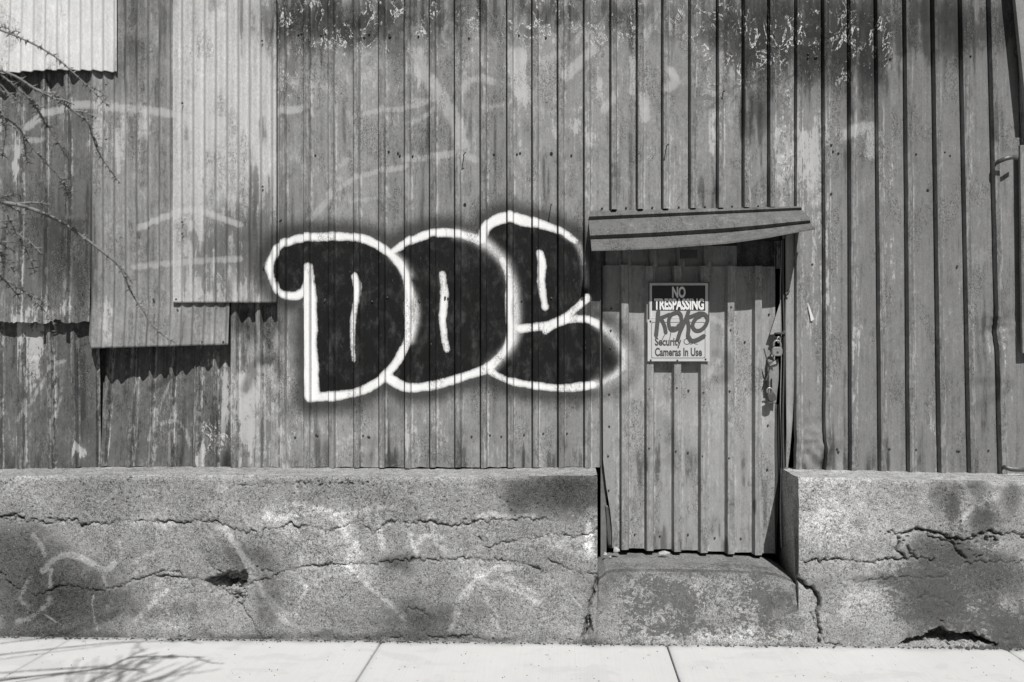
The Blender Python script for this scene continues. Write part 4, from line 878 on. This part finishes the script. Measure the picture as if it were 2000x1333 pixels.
def frame_px(x0, y0, x1, y1, wd, y, mat, parent, name='border_line', rad=0):
    mb = MB()
    c = [(x0 + rad, y0), (x1 - rad, y0), (x1 - rad * .3, y0 + rad * .3), (x1, y0 + rad), (x1, y1 - rad), (x1 - rad * .3, y1 - rad * .3), (x1 - rad, y1), (x0 + rad, y1), (x0 + rad * .3, y1 - rad * .3), (x0, y1 - rad), (x0, y0 + rad), (x0 + rad * .3, y0 + rad * .3)]
    cx, cy = (x0 + x1) / 2, (y0 + y1) / 2
    P = []
    for p in c:
        sx = -1 if p[0] > cx else 1; sy = -1 if p[1] > cy else 1
        P.append((W(p[0], p[1], y), W(p[0] + sx * wd, p[1] + sy * wd, y)))
    V = [v for q in P for v in q]; n = len(P)
    return MB().add(V, [(2 * i, 2 * ((i + 1) % n), 2 * ((i + 1) % n) + 1, 2 * i + 1) for i in range(n)]).build(name, mat, parent)
YS = -.004
s1 = empty('sign', W(1326, 625, YS), 'upper dark warning sign reading NO TRESPASSING on the metal door', 'sign')
sheet_px('sign_plate', 1266.5, 551, 1385.5, 627, YS, .002, M['sign_white'], s1)
sheet_px('sign_field', 1272, 557, 1379, 607, YS - .001, .0009, M['sign_dark'], s1)
frame_px(1272, 556.5, 1379, 622, 1.1, YS - .0016, M['ink_white'], s1)
frame_px(1266.5, 551, 1385.5, 627, 2.2, YS - .0012, M['rust'], s1, 'plate_edge')
text_mesh('NO', (1312.7, 1339, 561, 581), YS - .0018, s1, M['ink_white'], bold=.042)
text_mesh('TRESPASSING', (1277.5, 1375, 584.2, 604.3), YS - .0018, s1, M['ink_white'], bold=.042)
s2 = empty('sign', W(1326, 706, YS - .003), 'lower white sign reading Security Cameras In Use on the metal door', 'sign')
YS2 = YS - .0035
sheet_px('sign_plate', 1265, 624.5, 1386, 706, YS2, .002, M['sign_white'], s2)
frame_px(1272, 629.5, 1377.5, 700, .9, YS2 - .0008, M['ink_dark'], s2, rad=3)
text_mesh('Security', (1279, 1330.7, 660, 675), YS2 - .0008, s2, M['ink_dark'], bold=.032)
text_mesh('Cameras In Use', (1279, 1371, 680, 695.5), YS2 - .0008, s2, M['ink_dark'], bold=.032)
mb = MB(); mb.ribbon([(W(1341.5 + 5.6 * math.cos(a), 667.5 + 5.6 * math.sin(a), YS2).x, W(0, 667.5 + 5.6 * math.sin(a), YS2).z) for a in np.linspace(0, 2 * math.pi, 18)], .0022, YS2 - .0008)
mb.ribbon([(W(a, b, YS2).x, W(a, b, YS2).z) for a, b in smooth([(1346,672),(1351,672.5),(1355,668),(1357,672),(1363,672.5)], 3)], .0016, YS2 - .0008); mb.build('camera_icon', M['ink_dark'], s2)
for px, py in [(1271, 704), (1323, 704.5), (1378, 702), (1270.5, 628)]:
    p = W(px, py, YS2); MB().lathe(p, (0, -1, 0), [(0, .006), (.003, .0055), (.004, .003)], 8).build('screw', M['rust'], s2, flat=False)
def KZ(L): return [(1240 + a / 6.667, 530 + b / 6.667) for a, b in L]
def tag_strokes(y, L, parent):
    mb = MB()
    for P, h in L:
        q = [W(a, b, y) for a, b in smooth(KZ(P), 4)]; mb.ribbon([(v.x, v.z) for v in q], h / 6.667 / (F / (D + y)), y - .00030 * len(mb.v) / 60)
    return mb.build('marker_tag', M['tagpaint'], parent)
TG = [([(305,530),(298,620),(288,720),(276,840)],27), ([(318,610),(380,590),(450,560)],20), ([(330,615),(362,660),(390,730),(402,800)],25),
      ([(540,535),(480,560),(446,620),(442,700),(475,770),(550,755),(600,690),(604,590),(575,540),(540,532)],23), ([(480,740),(540,740),(575,700)],22), ([(395,815),(370,860),(352,900)],4), ([(470,780),(462,840),(452,890)],4),
      ([(700,520),(668,610),(620,720),(585,800),(558,890)],25), ([(690,600),(750,580),(830,548)],20), ([(685,640),(700,730),(690,840)],25),
      ([(830,548),(900,555),(945,610),(930,690),(870,760),(800,775),(755,730),(760,670),(810,600),(880,560)],24), ([(690,840),(735,905),(810,895),(900,845)],27)]
tag_strokes(YS2 - .0016, TG, s2)

# ------------------------------------------------------------------ nails left in the siding
def nail(px, py, length, bend, label):
    p = W(px, py, -.001); h = p + Vector((.004, -length, -.006)); mb = MB()
    if bend: mb.tube([p, h, h + Vector((.014, -.004, .016))], .0032, 6)
    else: mb.tube([p, h], .003, 6); mb.lathe(h, (0, -1, 0), [(0, .006), (.002, .006)], 8)
    o = mb.build('nail', M['rust'], flat=False, loc=p); tag(o, label, 'nail', 'bent nails left in the siding')
nail(906, 306, .055, True, 'bent nail sticking out of the siding above the graffiti middle letter')
nail(1076, 402, .06, False, 'straight nail above the top of the last graffiti letter')
nail(1300, 288, .085, False, 'long nail in the siding above the canopy')
nail(1409, 183, .06, False, 'nail high in the siding above the canopy right half')
nail(548, 433, .03, True, 'small bent nail above the first graffiti letter')
for px, py in ((1077, 300), (908, 400), (1812, 372)):
    MB().lathe(W(px, py, -.001), (0, -1, 0), [(0, .009), (.003, .009), (.0035, .004)], 9).build('nail_hole', M['black'], wall)

# ------------------------------------------------------------------ right edge: loose sheet, leaning downpipe, straps
panel('loose_sheet', (1979, 2100), (1990, 2112), 288, 690, M['siding_right'], wall, prof=np.array([(0, 0), (.004, -.012), (.02, -.014), (.05, -.012), (.2, -.012), (.38, -.01)]), yplane=-.034, wob=.006, label='loose overlapping siding sheet at the right edge')
dp = empty('downpipe', (W(2030, 240, -.065).x, -.065, W(2030, 240, -.065).z), 'leaning grey metal downpipe at the upper right edge', 'downpipe')
a, b = W(2021, 225, -.065), W(1956, -420, -.065); ax = (b - a).normalized(); sx = Vector((ax.z, 0, -ax.x)); sy = Vector((0, 1, 0))
V = []
for p in (a, b):
    for i, j in ((-1, -.8), (-.8, -1), (.8, -1), (1, -.8), (1, .8), (.8, 1), (-.8, 1), (-1, .8)): V.append(p + sx * i * .055 + sy * j * .018)
Fc = [(k, (k + 1) % 8, 8 + (k + 1) % 8, 8 + k) for k in range(8)] + [tuple(range(8))[::-1], tuple(range(8, 16))]
MB().add(V, Fc).build('pipe', M['steel'], dp)
MB().box((W(2010, 100, -.04).x, -.035, W(2010, 100, -.04).z), (.14, .06, .03)).build('bracket', M['rust'], dp)
def strap(pts, label, wd=.012):
    P = [Vector(p) for p in smooth([tuple(v) for v in pts], 6)]; V = []
    for p in P: V += [p + Vector((0, 0, wd / 2)), p - Vector((0, 0, wd / 2)), p + Vector((0, .0025, wd / 2)), p + Vector((0, .0025, -wd / 2))]
    n = len(P); Fc = []
    for i in range(n - 1):
        b = 4 * i; c = b + 4; Fc += [(b, b + 1, c + 1, c), (b + 2, c + 2, c + 3, b + 3), (b, c, c + 2, b + 2), (b + 1, b + 3, c + 3, c + 1)]
    Fc += [(0, 2, 3, 1), (4 * n - 4, 4 * n - 3, 4 * n - 1, 4 * n - 2)]
    r = empty('pipe_strap', pts[0], label, 'strap', 'pipe straps at the right edge'); MB().add(V, Fc).build('band', M['strap'], r, flat=False)
    MB().lathe(Vector(pts[0]) + Vector((.006, -.002, 0)), (0, -1, 0), [(0, .007), (.004, .006), (.006, .003)], 8).build('screw', M['rust'], r)
strap([W(1938, 324, -.004), W(1945, 321, -.012), W(1947, 318, -.055), W(1962, 311, -.085), W(1978, 307, -.085), W(1988, 309, -.06)], 'curved pipe strap on the siding below the downpipe', .028)
strap([W(1952, 914, -.004), W(1957, 915, -.03), W(1962, 913, -.07), W(1976, 917, -.09), W(2000, 918, -.09), W(2012, 921, -.05)], 'broken pipe strap just above the right foundation wall', .026)
mb = MB(); mb.add([W(1576, 592, -.006), W(1579, 593, -.012), W(1590, 624, -.014), W(1584, 628, -.008), W(1581, 610, -.010)], [(0, 1, 4), (1, 2, 3, 4)])
o = mb.build('paper_scrap', M['paper'], loc=W(1581, 610, -.01)); tag(o, 'torn white paper scrap stuck to the siding right of the padlock', 'paper')

# ------------------------------------------------------------------ rubble on the sill, debris and weeds
def stone(px, py, y, sz, label, seed):
    rs = np.random.RandomState(seed); c = W(px, py, y); V = []; n = 5
    rings = [(.0, .55), (.25, 1.), (.6, .85), (1., .35)]
    for h, r in rings:
        for k in range(n):
            a = 2 * math.pi * k / n; q = r * (1 + rs.uniform(-.35, .35)); V.append(c + Vector((math.cos(a) * q * sz[0], math.sin(a) * q * sz[1], (h + rs.uniform(-.06, .06)) * sz[2])))
    Fc = [(l * n + k, l * n + (k + 1) % n, (l + 1) * n + (k + 1) % n, (l + 1) * n + k) for l in range(3) for k in range(n)] + [tuple(range(n))[::-1], tuple(range(3 * n, 4 * n))]
    o = mesh_obj('rubble_stone', V, Fc, M['stone'], flat=True, loc=c); tag(o, label, 'stone', 'rubble stones on the sill')
SY = .0
for k, (px, py, sz, lb) in enumerate([(1202, 1080, (.022, .014, .034), 'pointed pale stone chip at the left corner of the sill'), (1297, 1085, (.036, .014, .026), 'flat pale stone lying on the sill below the door'),
    (1182, 1085, (.012, .01, .02), 'tiny stone chip against the left foundation end'), (1192, 1090, (.010, .008, .010), 'small crumb of rubble beside the pointed stone chip'), (1375, 1110, (.012, .02, .006), 'thin dark crumb on the middle of the sill')]):
    stone(px, py, -.03 if k < 4 else -.12, sz, lb, k)
rs = np.random.RandomState(11); mb = MB()
for k in range(900):
    near = k < 700
    x = rs.uniform(-3.4, 2.8); y = YF - .012 - (abs(rs.normal(0, .012)) if near else rs.uniform(0, .55)); s = rs.uniform(.002, .008) if near else rs.uniform(.0014, .0042)
    z = ground_z(x) + s * .3; V = [(x + s * a * rs.uniform(.6, 1.5), y + s * b * rs.uniform(.6, 1.3), z + s * c) for a, b, c in ((1, 0, 0), (-1, 0, 0), (0, 1, 0), (0, -1, 0), (0, 0, .7), (0, 0, -.7))]
    mb.add(V, [(0, 2, 4), (2, 1, 4), (1, 3, 4), (3, 0, 4), (2, 0, 5), (1, 2, 5), (3, 1, 5), (0, 3, 5)])
tag(mb.build('grit', M['joint']), 'dark grit and crumbs scattered on the pale sidewalk', 'grit', kind='stuff')
mb = MB()
for k in range(60):
    x = XF(1150) + rs.normal(0, .035); y = YF - .012 + rs.uniform(-.03, .012); z = ground_z(x); a = rs.uniform(-1.2, 1.2); L = rs.uniform(.02, .085)
    mb.tube([(x, y, z), (x + L * .4 * math.sin(a), y - .006, z + L * .6), (x + L * math.sin(a), y - rs.uniform(0, .03), z + L * rs.uniform(.3, .9))], [.0013, .001, .0004], 3)
o = mb.build('dry_weed', M['weed'], loc=(XF(1150), YF - .01, ground_z(XF(1150)))); tag(o, 'dry weed tuft in the joint left of the sill', 'weed')
mb = MB()
for k in range(40):
    x = XF(1900) + rs.normal(0, .16); y = YF + .0 + rs.uniform(-.03, .02); z = ground_z(x); s = rs.uniform(.008, .022)
    V = [(x + s * a * rs.uniform(.6, 1.4), y + s * b * rs.uniform(.6, 1.3), z + s * c) for a, b, c in ((1, 0, 0), (-1, 0, 0), (0, 1, 0), (0, -1, 0), (0, 0, .8), (0, 0, -.7))]
    mb.add(V, [(0, 2, 4), (2, 1, 4), (1, 3, 4), (3, 0, 4), (2, 0, 5), (1, 2, 5), (3, 1, 5), (0, 3, 5)])
tag(mb.build('rubble', M['rust']), 'dark broken rubble in the hollow at the foot of the right foundation', 'rubble', kind='stuff')

# ------------------------------------------------------------------ thorny tree at the left, twigs reaching into view
tree = empty('thorn_tree', (-3.35, -2.62, ground_z(-3.35) - .03), 'bare thorny tree whose arching twigs reach in from the left', 'tree')
rt = np.random.RandomState(5)
TR = Vector((-3.35, -2.62, 0))
mb = MB(); mb.tube([TR + Vector((0, 0, -.05)), TR + Vector((.02, .0, .5)), TR + Vector((-.03, .03, 1.1)), TR + Vector((.05, .0, 1.7)), TR + Vector((.1, -.05, 2.3)), TR + Vector((.25, -.1, 2.9)), TR + Vector((.45, -.15, 3.4))], [.085, .07, .062, .052, .042, .03, .016], 10)
mb.build('trunk', M['bark'], tree, flat=False)
def TZ(L): return [(a / 1.961, 20 + b / 1.961) for a, b in L]
def branch(pts, r0, r1, thorn=True, dens=.02):
    P = [Vector(p) for p in smooth([tuple(p) for p in pts], 6)]; n = len(P); R = [r0 + (r1 - r0) * i / (n - 1) for i in range(n)]
    R = [r * (1 + rt.uniform(-.12, .12)) for r in R]
    mb = MB(); mb.tube(P, R, 6)
    if thorn:
        acc = 0
        for i in range(n - 1):
            d = P[i + 1] - P[i]; L = d.length; acc += L
            while acc > dens:
                acc -= dens * rt.uniform(.6, 1.4); p = P[i] + d * rt.uniform(); t = d.normalized()
                for q in range(rt.randint(1, 4)):
                    v = Vector(rt.normal(0, 1, 3)); v = (v - t * v.dot(t)).normalized(); l = rt.uniform(.009, .026)
                    e = p + (v + t * rt.uniform(-.1, .8)).normalized() * l; s = t.cross(v) * .0021; t2 = t * .0021
                    mb.add([p + s + t2, p - s + t2, p - t2, e], [(0, 1, 3), (1, 2, 3), (2, 0, 3)])
    mb.build('branch', M['twig'], tree, flat=False)
def vis(L, d0, d1, r0, r1, start, dens=.011):
    """a twig traced in view, at its own distance, carried on to the trunk"""
    q = TZ(L); n = len(q); pts = []
    for i, (a, b) in enumerate(q): pts.append(W(a, b, (d0 + (d1 - d0) * i / (n - 1)) - D))
    s = TR + Vector(start); e = pts[0] + (pts[0] - pts[1]).normalized() * .12; ins = [s.lerp(e, k / 7) + Vector((0, 0, .10 * math.sin(math.pi * k / 7))) for k in range(8)]
    branch(ins + pts, r0, r1, True, dens)
    for k in range(max(2, n // 2)):
        i = rt.randint(1, n - 1); t = (pts[i] - pts[i - 1]).normalized(); b0 = pts[i - 1].lerp(pts[i], rt.uniform()); v = Vector((rt.uniform(-.3, .6), rt.uniform(-.5, .5), rt.uniform(-1, .7)))
        L = rt.uniform(.03, .11); e = b0 + (t + v * .8).normalized() * L
        branch([b0, b0.lerp(e, .5) + Vector((0, 0, .006)), e], max(r1, r0 * .45), .0012, True, .008)
vis([(-40,60),(85,110),(165,150),(225,190),(280,240),(340,295),(420,372)], 2.45, 2.6, .006, .0016, (.15, -.05, 2.5))
vis([(-40,215),(60,255),(130,300),(220,345),(280,385),(335,430),(350,470),(375,540),(420,610),(460,665)], 2.4, 2.62, .007, .0016, (.1, -.04, 2.2))
vis([(-40,210),(0,245),(90,320),(140,375),(185,445),(230,520),(262,570)], 2.2, 2.4, .005, .0014, (.1, -.04, 2.1))
vis([(-40,375),(0,400),(70,450),(110,510),(180,590),(230,640),(280,710)], 2.25, 2.5, .005, .0014, (.08, -.03, 1.95))
vis([(-40,728),(0,735),(100,755),(200,795),(270,835),(340,885),(410,940),(460,985),(500,1075),(540,1140),(600,1225),(670,1275)], 2.45, 2.75, .011, .0018, (.05, 0, 1.6), .013)
vis([(-40,990),(0,1020),(80,1070),(140,1120),(200,1190),(215,1240)], 2.5, 2.6, .005, .0015, (.0, 0, 1.3))
vis([(-20,700),(30,790),(70,870),(110,940),(135,1010)], 2.1, 2.2, .003, .0012, (.05, -.02, 1.8), .009)
vis([(-40,260),(0,285),(40,325),(75,355)], 2.2, 2.25, .004, .0014, (.08, -.03, 2.0))
vis([(-30,330),(20,450),(14,520),(8,570)], 2.4, 2.45, .003, .0012, (.08, -.03, 2.0))
vis([(-30,880),(0,930),(15,985)], 2.2, 2.25, .003, .0012, (.05, -.02, 1.6), .010)
hub = Vector((-1.46, -3.02, 2.74)); s0 = TR + Vector((.2, -.08, 2.7)); s1_ = Vector((-2.55, -3.16, 2.78))   # a limb overhead, beyond the upper edge of the picture
branch([s0, s1_, s1_.lerp(hub, .5) + Vector((0, -.03, 0)), hub, hub + Vector((.16, .16, .2))], .014, .004, True, .02)
for k in range(22):
    s = s1_.lerp(hub, rt.uniform(.72, 1.0)); e = s + Vector((rt.uniform(-.16, .34), rt.uniform(.08, .26), rt.uniform(.14, .34)))
    m = s.lerp(e, .5) + Vector((rt.uniform(-.05, .05), rt.uniform(-.04, .04), rt.uniform(.0, .07)))
    branch([s, m, e, e + (e - m) * rt.uniform(.3, .8)], .005, .0018, True, .014)
for k in range(9):
    a = rt.uniform(2.0, 4.6); s = TR + Vector((.05, 0, 1.5 + .2 * k)); e = s + Vector((math.cos(a) * .9, math.sin(a) * .6, rt.uniform(.1, .7)))
    branch([s, s.lerp(e, .5) + Vector((0, 0, .2)), e, e + Vector((math.cos(a) * .3, 0, -.25))], .012, .002, True, .03)
